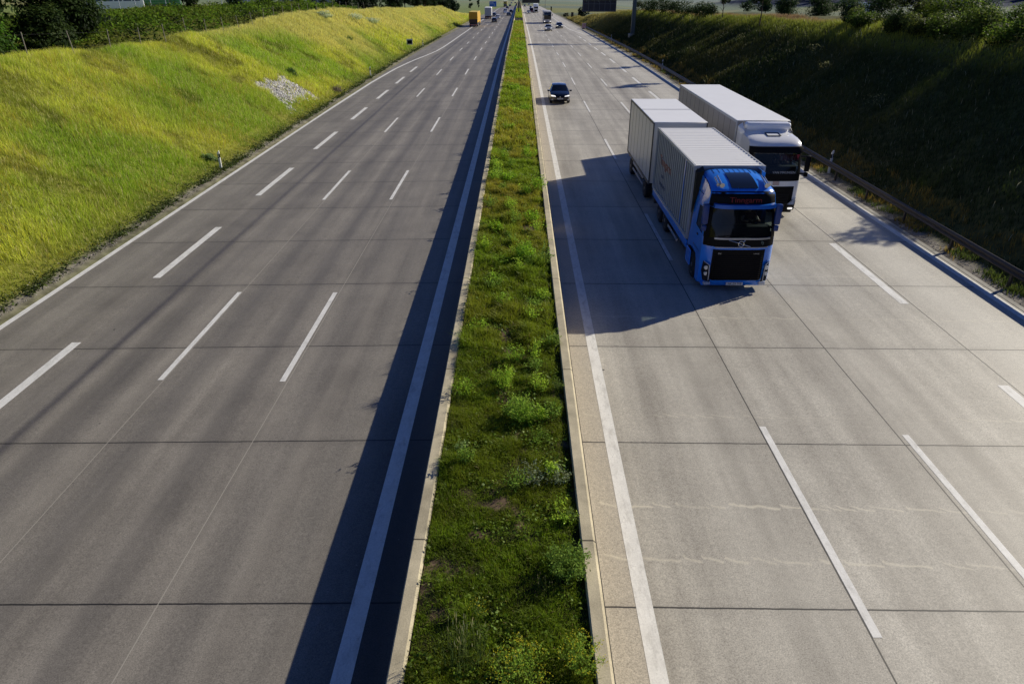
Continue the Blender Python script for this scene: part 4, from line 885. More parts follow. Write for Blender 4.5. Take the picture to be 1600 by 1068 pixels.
# ------------------------------------------------------------------ lorries
def cab(root, P, hw, body_m, y_back, ws, side_win, arch, bump=.22, glass=M_glass, pw=6):
    """cab shell from a side outline P of (y, z) running up the front and back over the roof; ws = index range of the windscreen; returns the surface map"""
    S = [-1,-.97,-.9,-.78,-.55,-.25,0,.25,.55,.78,.9,.97,1]
    zmax = max(z for _, z in P)
    def pt(i, s):
        y, z = P[i]; k = abs(s)**pw; e = min(1, max(0, (z-(zmax-.55))/.5))
        return Vector((hw(z)*s, y+bump*k*(1-.6*e), z-.16*k*e))
    def surf(u, s, off=0.):
        i = min(int(u), len(P)-2); f = u-i; p = pt(i, s).lerp(pt(i+1, s), f)
        if off:
            a = pt(i, s); b = pt(i+1, s); t = (b-a); q = surf(u, min(1, s+.02))-surf(u, max(-1, s-.02)); nrm = q.cross(t).normalized(); p = p+nrm*off*(1 if nrm.y < 0 or nrm.z > .9 else -1)
        return p
    bm = bmesh.new(); G = [[bm.verts.new(pt(i, s)) for s in S] for i in range(len(P))]
    a0, b0 = ws; sl, sr = 2, len(S)-3
    for i in range(len(P)-1):
        for j in range(len(S)-1):
            if a0 <= i < b0 and sl <= j < sr: continue
            bm.faces.new((G[i][j], G[i][j+1], G[i+1][j+1], G[i+1][j]))
    # flat sides with a window opening
    holes = []
    for sgn, jj in ((-1, 0), (1, len(S)-1)):
        edge = [G[i][jj].co.copy() for i in range(len(P))]; tail = [(y_back, P[-1][1]-.15)]+arch
        outer = [Vector((e.y, e.z, 0)) for e in edge]+[Vector((y, z, 0)) for y, z in tail]
        hole = [Vector((y, z, 0)) for y, z in side_win]
        tris = tessellate_polygon([outer, hole]); allp = outer+hole
        vs = [bm.verts.new((sgn*hw(p.y), p.x, p.y)) for p in allp]
        for t in tris:
            try: bm.faces.new([vs[k] for k in t])
            except ValueError: pass
        holes.append([(sgn*(hw(p.y)-.012), p.x, p.y) for p in hole])
    zt = P[-1][1]-.15
    bm.faces.new([bm.verts.new(p) for p in ((-hw(zt), y_back, zt), (hw(zt), y_back, zt), (hw(1), y_back, arch[0][1]), (-hw(1), y_back, arch[0][1]))])
    bm.faces.new([bm.verts.new(p) for p in ((-hw(1), .3, arch[0][1]+.1), (hw(1), .3, arch[0][1]+.1), (hw(1), y_back, arch[0][1]+.1), (-hw(1), y_back, arch[0][1]+.1))])
    bmesh.ops.remove_doubles(bm, verts=bm.verts, dist=.0008)
    body = bm_obj('cab', bm, body_m, root, 38)
    bm = bmesh.new(); g = [[bm.verts.new(surf(i, S[j], -.02)) for j in range(sl, sr+1)] for i in range(a0, b0+1)]
    for i in range(len(g)-1):
        for j in range(len(g[0])-1): bm.faces.new((g[i][j], g[i][j+1], g[i+1][j+1], g[i+1][j]))
    bm_obj('windscreen', bm, glass, root, 60)
    for h in holes:
        bm = bmesh.new(); bm.faces.new([bm.verts.new(p) for p in h]); bm_obj('side_window', bm, M_glass2 if h[0][0] > 0 else M_glassd, root)
    return surf, body
def patch(name, surf, u0, u1, s0, s1, off, m, parent, nu=4, ns=10, thick=.02, smooth=40):
    bm = bmesh.new(); g = [[bm.verts.new(surf(u0+(u1-u0)*i/nu, s0+(s1-s0)*j/ns, off)) for j in range(ns+1)] for i in range(nu+1)]
    for i in range(nu):
        for j in range(ns): bm.faces.new((g[i][j], g[i][j+1], g[i+1][j+1], g[i+1][j]))
    ext = bmesh.ops.extrude_face_region(bm, geom=list(bm.faces)); vs = [v for v in ext['geom'] if isinstance(v, bmesh.types.BMVert)]
    bmesh.ops.translate(bm, verts=vs, vec=(0, thick+off, 0 if thick < .05 else -thick*.5)); return bm_obj(name, bm, m, parent, smooth)
def interior(root, z0, z1, yb, w, seat_m):
    bm = bmesh.new()
    for q in (((-w,.55,z0),(w,.55,z0),(w,yb,z0),(-w,yb,z0)), ((-w,yb,z0),(w,yb,z0),(w,yb,z1),(-w,yb,z1)), ((-w,.6,z1),(w,.6,z1),(w,yb,z1),(-w,yb,z1))): bm.faces.new([bm.verts.new(p) for p in q])
    bm_obj('cab_lining', bm, mat('cab_lining', (.035,.035,.038), .8), root)
    bm = bmesh.new(); add_box(bm, -w, w, .42, .78, z0+.35, z0+.74, .06, 2); bm_obj('dashboard', bm, M_dkgrey, root, 40)
    for x in (-.58, .58):
        bm = bmesh.new(); add_box(bm, x-.26, x+.26, 1.08, 1.6, z0+.32, z0+.46, .05, 2); add_box(bm, x-.25, x+.25, 1.5, 1.66, z0+.46, z0+1.1, .05, 2); add_box(bm, x-.13, x+.13, 1.55, 1.65, z0+1.12, z0+1.32, .04, 2); bm_obj('seat', bm, seat_m, root, 40)
    bm = bmesh.new(); c = Vector((.58, .92, z0+.80)); q = Euler((R(-35), 0, 0)).to_matrix(); n = 20
    ring = [c+q @ Vector((.22*math.cos(6.283*i/n), .22*math.sin(6.283*i/n), 0)) for i in range(n)]
    for i in range(n): add_cyl(bm, ring[i], ring[(i+1)%n], .017, n=6, caps=False)
    add_cyl(bm, c+q @ Vector((-.21, 0, 0)), c+q @ Vector((.21, 0, 0)), .02, n=6); add_cyl(bm, c, c+q @ Vector((0, 0, -.3)), .04, n=8)
    bm_obj('steering_wheel', bm, M_black, root, 60)
def person(label, loc, shirt, hair, sleeves_skin=True):
    """seated driver facing -Y, one continuous skinned body, hands on the wheel"""
    J = {}; E_ = []; RAD = {}
    def add(n, p, r, par=None):
        J[n] = p; RAD[n] = r
        if par: E_.append((par, n))
    add('pelvis', (0, .02, .10), .15); add('belly', (0, .03, .28), .145, 'pelvis'); add('chest', (0, .02, .48), .155, 'belly'); add('neck0', (0, .0, .62), .075, 'chest'); add('neck', (0, -.02, .69), .055, 'neck0')
    add('jaw', (0, -.045, .755), .072, 'neck'); add('skull', (0, -.03, .84), .095, 'jaw'); add('crown', (0, -.02, .90), .07, 'skull')
    for s, t in ((-1, 'l'), (1, 'r')):
        add('sh'+t, (s*.19, .0, .555), .072, 'chest'); add('el'+t, (s*.29, -.20, .36), .050, 'sh'+t); add('wr'+t, (s*.225, -.45, .42), .030, 'el'+t); add('pa'+t, (s*.215, -.515, .445), .034, 'wr'+t)
        for k, (dx, L) in enumerate(((-.03, .07), (-.01, .08), (.011, .075), (.03, .06))):
            add('f%d%s' % (k, t), (s*.215+dx, -.565, .47), .0095, 'pa'+t); add('g%d%s' % (k, t), (s*.215+dx, -.575-L*.25, .44), .0085, 'f%d%s' % (k, t)); add('h%d%s' % (k, t), (s*.215+dx, -.56, .415-L*.1), .008, 'g%d%s' % (k, t))
        add('t0'+t, (s*.175, -.51, .465), .011, 'pa'+t); add('t1'+t, (s*.155, -.545, .475), .009, 't0'+t)
        add('hip'+t, (s*.10, -.06, .09), .10, 'pelvis'); add('kn'+t, (s*.15, -.46, .12), .068, 'hip'+t); add('an'+t, (s*.15, -.60, -.26), .045, 'kn'+t); add('to'+t, (s*.16, -.76, -.31), .035, 'an'+t)
    names = list(J); me = bpy.data.meshes.new('person'); me.from_pydata([J[n] for n in names], [(names.index(a), names.index(b)) for a, b in E_], []); o = bpy.data.objects.new('person', me); COL.objects.link(o)
    sk_ = o.modifiers.new('s', 'SKIN'); sk_.use_smooth_shade = True
    for i, n in enumerate(names): v = me.skin_vertices[0].data[i]; v.radius = (RAD[n], RAD[n]*(.8 if n in ('chest', 'belly') else 1)); v.use_root = n == 'pelvis'
    ss = o.modifiers.new('d', 'SUBSURF'); ss.levels = 2; ss.render_levels = 2
    dg = bpy.context.evaluated_depsgraph_get(); m2 = bpy.data.meshes.new_from_object(o.evaluated_get(dg)); bpy.data.objects.remove(o)
    m2.materials.clear()
    for m in (M_skin, shirt, mat('dark_trousers', (.02,.022,.03), .8)): m2.materials.append(m)
    for p in m2.polygons:
        c = p.center; arm = abs(c.x) > .17 and c.z > .2
        if c.z < .17 and not (c.y < -.47 and c.z > .3): p.material_index = 2
        elif c.z > .64 or (arm and c.y < (-.12 if sleeves_skin else -.44)): p.material_index = 0
        else: p.material_index = 1
    b = bpy.data.objects.new('person', m2); COL.objects.link(b); b.location = loc; tag(b, label, 'person')
    # face: eyes, nose, mouth, ears; hair cap
    bm = bmesh.new(); bmesh.ops.create_uvsphere(bm, u_segments=16, v_segments=10, radius=1.)
    for v in bm.verts: v.co = Vector((v.co.x*.088, v.co.y*.102-.015, v.co.z*.085+.868))
    bmesh.ops.delete(bm, geom=[v for v in bm.verts if v.co.z < .85 and v.co.y < -.0], context='VERTS'); bm_obj('hair', bm, hair, b, 60, recalc=True)
    for s in (-1, 1):
        bm = bmesh.new(); bmesh.ops.create_icosphere(bm, subdivisions=2, radius=.011, matrix=Matrix.Translation((s*.032, -.118, .825))); bm_obj('eye', bm, M_black, b, 60)
        bm = bmesh.new(); bmesh.ops.create_icosphere(bm, subdivisions=2, radius=1., matrix=Matrix.Translation((s*.092, -.02, .815)) @ Matrix.Diagonal((.012, .02, .032, 1))); bm_obj('ear', bm, M_skin, b, 60)
    bm = bmesh.new(); vs = [bm.verts.new(p) for p in ((0,-.118,.825),(-.016,-.115,.785),(.016,-.115,.785),(0,-.142,.788))]
    for f in ((0,1,3),(0,3,2),(1,2,3)): bm.faces.new([vs[i] for i in f])
    bm_obj('nose', bm, M_skin, b); bm = bmesh.new(); add_box(bm, -.024, .024, -.119, -.108, .757, .764, 0); bm_obj('mouth', bm, mat('lips', (.3,.1,.09), .5), b)
    return b
def mirror_set(root, x, y, z, sd, m):
    bm = bmesh.new(); add_box(bm, x-.11, x+.11, y-.07, y+.09, z-.36, z+.36, .05, 2); add_box(bm, x-.09, x+.09, y-.06, y+.08, z-.60, z-.39, .04, 2); o = bm_obj('mirror', bm, m, root, 40)
    [(lambda b: (add_cyl(b, (x-sd*.28, y+.18, z+q), (x, y, z+q), .045, n=8), bm_obj('arm', b, M_dkgrey, o)))(bmesh.new()) for q in (.30, -.48)]
    box('mirror_glass', x-.07, x+.07, y+.091, y+.096, z-.32, z+.32, M_chrome, o)
def corrugated(name, axis_, a0, a1, n, b0, b1, c, depth, m, parent, sgn):
    """ribbed sheet: ribs counted along a; axis_ 'side' = plane x=c spanning y (a) and z (b); 'roof' = plane z=c spanning y (a) and x (b)"""
    V = []; F = []; p = (a1-a0)/n; xs = []
    for i in range(n): xs += [(a0+i*p, 0), (a0+i*p+p*.30, 0), (a0+i*p+p*.42, depth), (a0+i*p+p*.86, depth)]
    xs.append((a1, 0))
    for a, d in xs:
        for b in (b0, b1): V.append((c-sgn*d, a, b) if axis_ == 'side' else (b, a, c-d))
    for i in range(len(xs)-1): F.append((2*i, 2*i+1, 2*i+3, 2*i+2))
    o = mesh_obj(name, V, F, m, parent)
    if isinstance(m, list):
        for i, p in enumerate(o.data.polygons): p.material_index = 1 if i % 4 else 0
    return o
M_cont = mat('container_sheet', (.45,.46,.47), .5, var=.10, vscale=2.5); M_controof = mat('container_roof', (.92,.91,.88), .5, var=.04, vscale=2); M_trail = mat('trailer_panel', (.55,.56,.57), .35, var=.06, vscale=1.5); M_roofw = mat('trailer_roof', (.95,.95,.94), .45, var=.05, vscale=1.2)
M_contd = mat('container_rib_shade', (.25,.258,.265), .6, var=.3, vscale=2.); M_edge = mat('dark_frame', (.07,.07,.075), .5)  # rib recess colour: shade between the ribs painted in as darker grey
def box_body(root, y0, y1, z0, z1, hw, side_m, roof_m, frame_m, doors=True, seams=6):
    box('cargo_box', -hw, hw, y0, y1, z0, z1, side_m, root, .015, 1)
    box('roof', -hw-.012, hw+.012, y0-.012, y1+.012, z1+.001, z1+.035, roof_m, root, .012, 1)
    bm = bmesh.new()
    for x in (-hw, hw):
        for y in (y0, y1): add_box(bm, x-.03, x+.03, y-.03, y+.03, z0, z1-.002, 0)
        add_box(bm, x-.022, x+.022, y0+.032, y1-.032, z0-.06, z0+.06, 0); add_box(bm, x-.022, x+.022, y0+.032, y1-.032, z1-.085, z1-.004, 0)
    bm_obj('frame', bm, frame_m, root)
    bm = bmesh.new()
    for i in range(1, seams):
        y = y0+(y1-y0)*i/seams
        for s in (-1, 1): add_box(bm, s*(hw+.003)-.003, s*(hw+.003)+.003, y-.012, y+.012, z0+.07, z1-.09, 0)
    bm_obj('panel_seam', bm, M_edge, root)
def running_gear(root, ys, r=.5, xw=1.06, w=.34, dual=True):
    for y in ys:
        for s in (-1, 1): wheel(root, s*xw, y, r, w, s)
def side_guard(root, x, y0, y1, z0, s):
    for k in range(2): box('side_guard', x-.02, x+.02, y0, y1, z0+k*.32, z0+k*.32+.12, M_alu, root, .01, 1)
# ---- blue truck with its container, and the trailer it pulls
TX, TY = 7.70, 22.60; tz = rz(TX, 27)
bt = thing('truck', 'blue lorry with ribbed grey container body driving towards the camera', 'lorry', (TX, TY, tz))
def hwb(z): return float(np.interp(z, [0,1.9,2.4,3.0,3.5,3.9], [1.25,1.25,1.22,1.17,1.10,1.0]))
PB = [(.10,.24),(.015,.36),(0,.62),(0,1.05),(.0,1.52),(.015,1.66),(.04,1.98),(.10,2.35),(.17,2.70),(.21,2.98),(.23,3.12),(.26,3.32),(.33,3.48),(.52,3.60),(.95,3.73),(1.5,3.81),(2.0,3.85),(2.28,3.84)]
archB = [(2.3,1.0),(2.05,1.02),(1.9,1.10),(1.45,1.16),(1.0,1.10),(.86,.95),(.78,.62),(.74,.24)]
surf, cabo = cab(bt, PB, hwb, P_blue, 2.3, (6, 9), [(.52,2.0),(1.42,2.06),(1.42,2.78),(.62,2.86)], archB, bump=.32, pw=5)
patch('visor_panel', surf, 9.2, 12.3, -.97, .97, .012, M_black, bt, 5, 20); 
vis = patch('sun_visor', surf, 9.0, 9.9, -.80, .86, .16, mat('visor_blue', (.015,.12,.50), .2), bt, 3, 14, .02)
patch('pillar', surf, 5.95, 9.1, -.985, -.86, .012, M_black, bt, 4, 3); patch('pillar', surf, 5.95, 9.1, .86, .985, .012, M_black, bt, 4, 3)
lp = patch('lower_panel', surf, 5.05, 6.0, -.97, .97, .016, M_black, bt, 3, 18)
patch('chrome_strip', surf, 5.86, 6.02, -.72, .82, .035, M_alu, bt, 2, 14, .01); patch('chrome_strip', surf, 4.86, 5.02, -.68, .78, .03, M_alu, bt, 2, 14, .01)
gl = patch('grille', surf, 1.35, 4.35, -.72, .72, .012, M_black, bt, 6, 12)
bm = bmesh.new()
for k in range(13):
    z = .45+k*.074; add_box(bm, -.84, .84, -.035, -.012, z, z+.022, 0)
bm_obj('slat', bm, mat('grille_slats', (.007,.007,.009), .6, spec=.2), gl)
# emblem: ring on a diagonal bar, and a small round badge
bm = bmesh.new(); add_cyl(bm, (-.42, -.01, 1.93), (.36, -.0, 1.69), .016, n=6)
for i in range(16):
    a, b = 6.283*i/16, 6.283*(i+1)/16; add_cyl(bm, (.02+.095*math.cos(a), -.018, 1.80+.095*math.sin(a)), (.02+.095*math.cos(b), -.018, 1.80+.095*math.sin(b)), .018, n=6, caps=False)
add_cyl(bm, (.085, -.02, 1.865), (.14, -.02, 1.93), .014, n=6); bm_obj('emblem', bm, M_chrome, lp)
bm = bmesh.new()
for i in range(14):
    a, b = 6.283*i/14, 6.283*(i+1)/14; add_cyl(bm, (.73+.075*math.cos(a), .045, 1.80+.075*math.sin(a)), (.73+.075*math.cos(b), .045, 1.80+.075*math.sin(b)), .012, n=5, caps=False)
add_box(bm, .70, .76, .035, .05, 1.76, 1.84, 0); bm_obj('badge', bm, mat('dull_badge', (.12,.17,.16), .4), lp)
text_obj('badge_lettering', 'FH', .09, M_alu, bt, (-.68, -.022, 1.44), (math.pi/2, 0, 0), 1., .004); text_obj('badge_lettering', 'I-SAVE', .06, M_alu, bt, (.60, -.022, 1.44), (math.pi/2, 0, 0), 1.2, .004)
text_obj('visor_lettering', 'Tinngarm', .25, mat('red_letters', (.20,.005,.008), .5), bt, (0.02, .212, 3.27), (R(80), 0, 0), 1.15, .006)
bm = bmesh.new(); add_box(bm, -.30, .30, -.03, .0, .25, .37, .01, 1); pl_ = bm_obj('number_plate', bm, M_plate, bt); text_obj('plate_lettering', 'NK ZA 710', .115, M_black, pl_, (0, -.032, .31), (math.pi/2, 0, 0), .85, .0006)
for s in (-1, 1):
    bm = bmesh.new()
    a = [(s*.90,.01,.40),(s*1.13,.10,.42),(s*1.19,.20,.75),(s*1.16,.17,1.12),(s*.98,.035,1.02),(s*.96,.02,.72)]
    f0 = [bm.verts.new(p) for p in a]; f1 = [bm.verts.new((p[0]*.99, p[1]-.05, p[2])) for p in a]; bm.faces.new(f1)
    for i in range(6): bm.faces.new((f0[i], f0[(i+1)%6], f1[(i+1)%6], f1[i]))
    hl = bm_obj('headlight', bm, M_dkgrey, bt)
    bm = bmesh.new()
    for (px, pz, r) in ((s*1.05,.88,.075),(s*1.03,.66,.07),(s*1.0,.50,.055)): add_lathe(bm, (0, 0, 0), [(-.004, r), (.004, r*.9)], 14); 
    bm.free(); bm = bmesh.new()
    for (px, py, pz, r) in ((s*1.06,.07,.90,.08),(s*1.05,.06,.68,.075)): add_cyl(bm, (px, py, pz), (px, py-.05, pz), r, r*.9, 14)
    bm_obj('lamp', bm, M_lamp, hl, 40)
    bm = bmesh.new(); pts = [(s*.965,-.052,.46),(s*.965,-.052,.74),(s*.985,-.04,1.03),(s*1.15,.10,1.12)]
    for p, q in zip(pts, pts[1:]): add_cyl(bm, p, q, .014, n=6)
    bm_obj('light_strip', bm, M_lamp, hl)
    bm = bmesh.new(); add_box(bm, s*.98-.12, s*.98+.12, -.02, .12, .26, .37, .02, 1); bm_obj('fog_light', bm, M_lamp, bt)
    mirror_set(bt, s*1.25, .36, 2.74, s, mat('mirror_blue', (.006,.04,.20), .3))
    # roof side air deflectors, roof horns
    bm = bmesh.new(); vs = [bm.verts.new(p) for p in ((s*1.02,2.0,3.84),(s*1.24,2.2,3.72),(s*1.24,2.55,3.74),(s*.98,2.5,3.90),(s*1.22,2.3,2.2),(s*1.22,2.55,2.2))]
    for f in ((0,1,2,3),(1,4,5,2),(0,1,4)): bm.faces.new([vs[i] for i in f])
    bm_obj('air_deflector', bm, M_dkgrey if s < 0 else P_blue, bt)
    bm = bmesh.new(); add_cyl(bm, (s*.76, .62, 3.70), (s*.76, 1.28, 3.84), .035, .03, 8); add_cyl(bm, (s*.76, .52, 3.69), (s*.76, .64, 3.71), .085, .04, 10)
    add_cyl(bm, (s*.86, .72, 3.70), (s*.86, 1.2, 3.80), .03, .03, 8); add_cyl(bm, (s*.86, .64, 3.68), (s*.86, .74, 3.70), .07, .035, 10); bm_obj('horn', bm, M_chrome, bt, 40)
    bm = bmesh.new(); add_box(bm, s*1.22-.03, s*1.22+.03, .55, 1.5, 1.30, 1.34, 0); add_box(bm, s*1.255-.012, s*1.255+.012, .98, 1.12, 1.78, 1.84, 0); bm_obj('door_handle', bm, M_black, bt)
    bm = bmesh.new(); add_box(bm, s*1.27-.02, s*1.27+.02, 1.55, 2.25, .40, .98, .03, 1); bm_obj('side_skirt', bm, P_blue, bt)
patch('roof_hatch', surf, 12.9, 15.3, -.40, .44, .03, M_glassd, bt, 4, 8, .02)
bm = bmesh.new()
for k in range(9): x = -.72+k*.18; vs = [surf(15.5+q*.25, x/1.0, .004) for q in range(6)]; [add_cyl(bm, a, b, .008, n=4, caps=False) for a, b in zip(vs, vs[1:])]
bm_obj('roof_groove', bm, M_dkgrey, bt)
bm = bmesh.new()
for x0 in (-.45, .25): add_cyl(bm, (x0-.35, -.01, 2.03), (x0+.22, .10, 2.07), .012, n=5)
bm_obj('wiper', bm, M_black, bt)
interior(bt, 1.55, 3.15, 2.1, 1.12, mat('seat_fabric', (.05,.04,.045), .9))
# container body and chassis
y0, y1, z0, z1, hw_ = 2.5, 9.86, 1.12, 3.90, 1.25
box('container', -hw_+.09, hw_-.09, y0+.03, y1-.03, z0+.03, z1-.10, M_cont, bt)
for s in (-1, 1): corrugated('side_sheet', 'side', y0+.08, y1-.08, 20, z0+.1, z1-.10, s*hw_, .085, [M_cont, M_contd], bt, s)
corrugated('roof', 'roof', y0+.06, y1-.06, 21, -hw_+.04, hw_-.04, z1, .02, M_controof, bt, 1)
bm = bmesh.new()
for x in (-hw_, hw_):
    for y in (y0, y1): add_box(bm, x-.05, x+.05, y-.05, y+.05, z0, z1+.004, 0)
    add_box(bm, x-.035, x+.035, y0+.052, y1-.052, z1-.10, z1+.012, 0); add_box(bm, x-.035, x+.035, y0+.052, y1-.052, z0-.02, z0+.11, 0)
for y in (y0, y1): add_box(bm, -hw_+.052, hw_-.052, y-.04, y+.04, z1-.10, z1+.01, 0)
bm_obj('container_frame', bm, M_cont, bt)
for s in (-1, 1):
    box('blue_sill', s*1.255-.03, s*1.255+.03, y0-.1, y1-.1, .80, 1.095, P_blue, bt, .02, 1)
    box('blue_stripe', s*1.252-.006, s*1.252+.006, y0+1.42, y0+1.50, z0+.12, z1-.12, P_blue, bt)
ml = mat('side_letters_red', (.26,.012,.02), .5); mb_ = mat('side_letters_blue', (.02,.06,.16), .5)
text_obj('side_lettering', 'Tinngarm', .56, ml, bt, (-1.256, y0+5.1, 2.72), (math.pi/2, 0, -math.pi/2), 1.15, .003)
text_obj('side_lettering', 'mobil', .26, mb_, bt, (-1.256, y0+5.5, 2.12), (math.pi/2, 0, -math.pi/2), 1., .003); text_obj('side_lettering', 'transporte', .30, mb_, bt, (-1.256, y0+5.4, 1.74), (math.pi/2, 0, -math.pi/2), 1., .003)
bm = bmesh.new(); vs = [bm.verts.new(p) for p in ((-1.257,y0+4.95,3.05),(-1.257,y0+5.05,3.05),(-1.257,y0+4.98,3.5))]; bm.faces.new(vs); bm_obj('side_emblem', bm, mb_, bt, recalc=False)
bm = bmesh.new(); add_box(bm, -.42, .42, 1.2, 9.7, .62, .98, .02, 1); add_box(bm, -1.1, 1.1, 2.3, 2.45, .6, 1.05, 0); add_box(bm, -.78, .78, .35, 2.28, .30, 1.12, .05, 1); add_box(bm, -.95, .95, .25, .8, .22, .5, .03, 1); add_box(bm, -1.15, -.55, 2.75, 4.0, .45, .98, .06, 2); add_box(bm, .55, 1.15, 2.75, 4.2, .45, .98, .06, 2); add_box(bm, -1.2, 1.2, 9.55, 9.7, .45, .75, .02, 1); bm_obj('chassis', bm, M_chassis, bt, 40)
running_gear(bt, [1.42, 6.75, 8.10]); 
for s in (-1, 1): side_guard(bt, s*1.2, 4.15, 6.1, .42, s)
bm = bmesh.new()
for s in (-1, 1):
    for y in (6.75, 8.10): add_cyl(bm, (s*.9, y, 1.02), (s*1.24, y, 1.02), .06, n=8); add_box(bm, s*1.06-.19, s*1.06+.19, y-.52, y+.52, 1.02, 1.05, 0)
bm_obj('mudguard', bm, M_black, bt)
drv = person('lorry driver in a dark red shirt with bare forearms behind the blue lorry windscreen', (TX+.58, TY+1.30, tz+2.00), mat('red_shirt', (.10,.02,.025), .8), mat('brown_hair', (.05,.03,.02), .6)); drv.location = (TX+.58, TY+1.33, tz+1.93)
tl = thing('trailer', 'white box trailer with smooth sides towed behind the blue lorry', 'trailer', (TX-.02, 33.55, rz(TX, 36)))
box_body(tl, 0, 7.35, 1.05, 3.93, 1.26, M_trail, M_roofw, M_edge, seams=7)
box('roof_seam', -1.27, 1.27, 3.62, 3.74, 3.966, 3.978, M_lgrey if False else mat('roof_seam_grey', (.62,.62,.62), .5), tl)
bm = bmesh.new(); add_box(bm, -.42, .42, .3, 7.2, .7, 1.02, .02, 1); add_box(bm, -.10, .10, -1.25, .35, .62, .80, .02, 1); add_box(bm, -1.1, 1.1, 2.9, 5.0, .5, .98, .05, 1); bm_obj('chassis', bm, M_chassis, tl, 40)
running_gear(tl, [1.25, 6.1], .48)
for s in (-1, 1): side_guard(tl, s*1.2, 1.95, 5.4, .45, s)
box('rear_light', -1.15, -.85, 7.36, 7.40, .75, .9, M_red, tl); box('rear_light', .85, 1.15, 7.36, 7.40, .75, .9, M_red, tl)
# ---- white lorry in the next lane
WX, WY = 11.80, 31.55; wz = rz(WX, 38)
wt = thing('truck', 'white lorry with long white roofed semitrailer partly hidden behind the blue lorry', 'lorry', (WX, WY, wz))
def hww(z): return float(np.interp(z, [0,1.9,2.6,3.2,3.7,4.0], [1.25,1.25,1.22,1.19,1.14,1.02]))
PW = [(.10,.26),(.01,.40),(0,.8),(0,1.2),(0,1.62),(.02,1.72),(.04,2.02),(.10,2.35),(.17,2.72),(.20,2.92),(.24,3.08),(.36,3.28),(.55,3.42),(.95,3.52),(1.4,3.56),(1.75,3.60),(1.95,3.78),(2.25,3.86)]
surfw, _ = cab(wt, PW, hww, P_white, 2.27, (6, 9), [(.52,2.02),(1.42,2.08),(1.42,2.78),(.62,2.86)], archB, bump=.2)
patch('sun_visor', surfw, 9.0, 10.4, -.97, .97, .10, M_black, wt, 3, 16, .02)
patch('pillar', surfw, 5.95, 9.1, -.985, -.86, .012, M_black, wt, 4, 3); patch('pillar', surfw, 5.95, 9.1, .86, .985, .012, M_black, wt, 4, 3)
patch('lower_panel', surfw, 4.75, 6.0, -.97, .97, .014, M_black, wt, 3, 16)
patch('patch_panel', surfw, 3.75, 4.7, -.02, .22, .012, mat('pinkish_panel', (.55,.42,.38), .5), wt, 2, 3)
g2 = patch('grille', surfw, 1.0, 3.6, -.92, .80, .014, M_black, wt, 4, 12)
bm = bmesh.new()
for k in range(6): add_box(bm, -.9, .8, -.04, -.016, .62+k*.09, .65+k*.09, 0)
bm_obj('slat', bm, M_dkgrey, g2)
patch('bumper', surfw, .2, 1.9, -.98, .98, .03, M_black, wt, 3, 16)
bm = bmesh.new()
for i in range(18):
    a, b = 6.283*i/18, 6.283*(i+1)/18; add_cyl(bm, (-.18+.2*math.cos(a), -.03, 1.22+.2*math.sin(a)), (-.18+.2*math.cos(b), -.03, 1.22+.2*math.sin(b)), .02, n=6, caps=False)
bm_obj('emblem', bm, M_dkgrey, wt)
for s in (-1, 1):
    bm = bmesh.new(); a = [(s*.80,-.04,.62),(s*1.14,.04,.60),(s*1.22,.16,.92),(s*1.02,-.02,.86)]; f0 = [bm.verts.new(p) for p in a]; f1 = [bm.verts.new((p[0], p[1]-.05, p[2])) for p in a]; bm.faces.new(f1)
    for i in range(4): bm.faces.new((f0[i], f0[(i+1)%4], f1[(i+1)%4], f1[i]))
    bm_obj('headlight', bm, M_lamp, wt)
    bm = bmesh.new(); add_box(bm, s*.98-.11, s*.98+.11, -.05, .02, .38, .46, .015, 1); bm_obj('fog_light', bm, M_lamp_on, wt)
    mirror_set(wt, s*1.42, .02, 2.5, s, M_black)
    bm = bmesh.new(); vs = [bm.verts.new(p) for p in ((s*1.12,1.75,3.62),(s*1.23,2.1,3.5),(s*1.24,2.5,3.75),(s*1.05,2.45,3.9),(s*1.24,2.25,1.3),(s*1.24,2.55,1.3))]
    for f in ((0,1,2,3),(1,4,5,2),(0,1,4)): bm.faces.new([vs[i] for i in f])
    bm_obj('air_deflector', bm, P_white, wt)
bm = bmesh.new(); add_box(bm, -1.05, 1.05, 1.75, 2.3, 3.66, 3.99, .12, 3); add_cyl(bm, (-.35, 1.74, 3.7), (-.35, 1.74, 3.95), .012, n=5); bm_obj('roof_spoiler', bm, P_white, wt, 40)
hb = patch('roof_hatch', surfw, 13.1, 14.3, -.22, .30, .02, P_white, wt, 3, 6, .02)
bm = bmesh.new(); P4 = [surfw(13.1, -.22, .03), surfw(13.1, .30, .03), surfw(14.3, .30, .03), surfw(14.3, -.22, .03)]
for a, b in zip(P4, P4[1:]+P4[:1]): add_cyl(bm, a, b, .016, n=5)
bm_obj('hatch_frame', bm, M_black, hb)
text_obj('name_board', 'VAN MAUNSEN', .15, mat('pale_letters', (.40,.42,.46), .5), wt, (.42, .028, 2.09), (R(80), 0, 0), 1., .004)
bm = bmesh.new()
for k in range(9): x = .20+k*.10; add_box(bm, x, x+.085, .26, .275, 2.62-.05*(k%2), 2.86, 0)
pn = bm_obj('pennant', bm, mat('red_pennant', (.30,.02,.04), .7), wt)
bm = bmesh.new()
for x in (.24, .72): add_box(bm, x, x+.06, .252, .258, 2.60, 2.78, 0)
bm_obj('tassel', bm, mat('pale_tassel', (.5,.38,.38), .7), pn)
interior(wt, 1.55, 3.05, 2.1, 1.12, mat('seat_fabric_dark', (.03,.03,.035), .9))
person('lorry driver in a black shirt sitting behind the white lorry windscreen', (WX+.58, WY+1.33, wz+1.93), mat('black_shirt', (.015,.015,.018), .8), mat('dark_hair', (.02,.014,.01), .6))
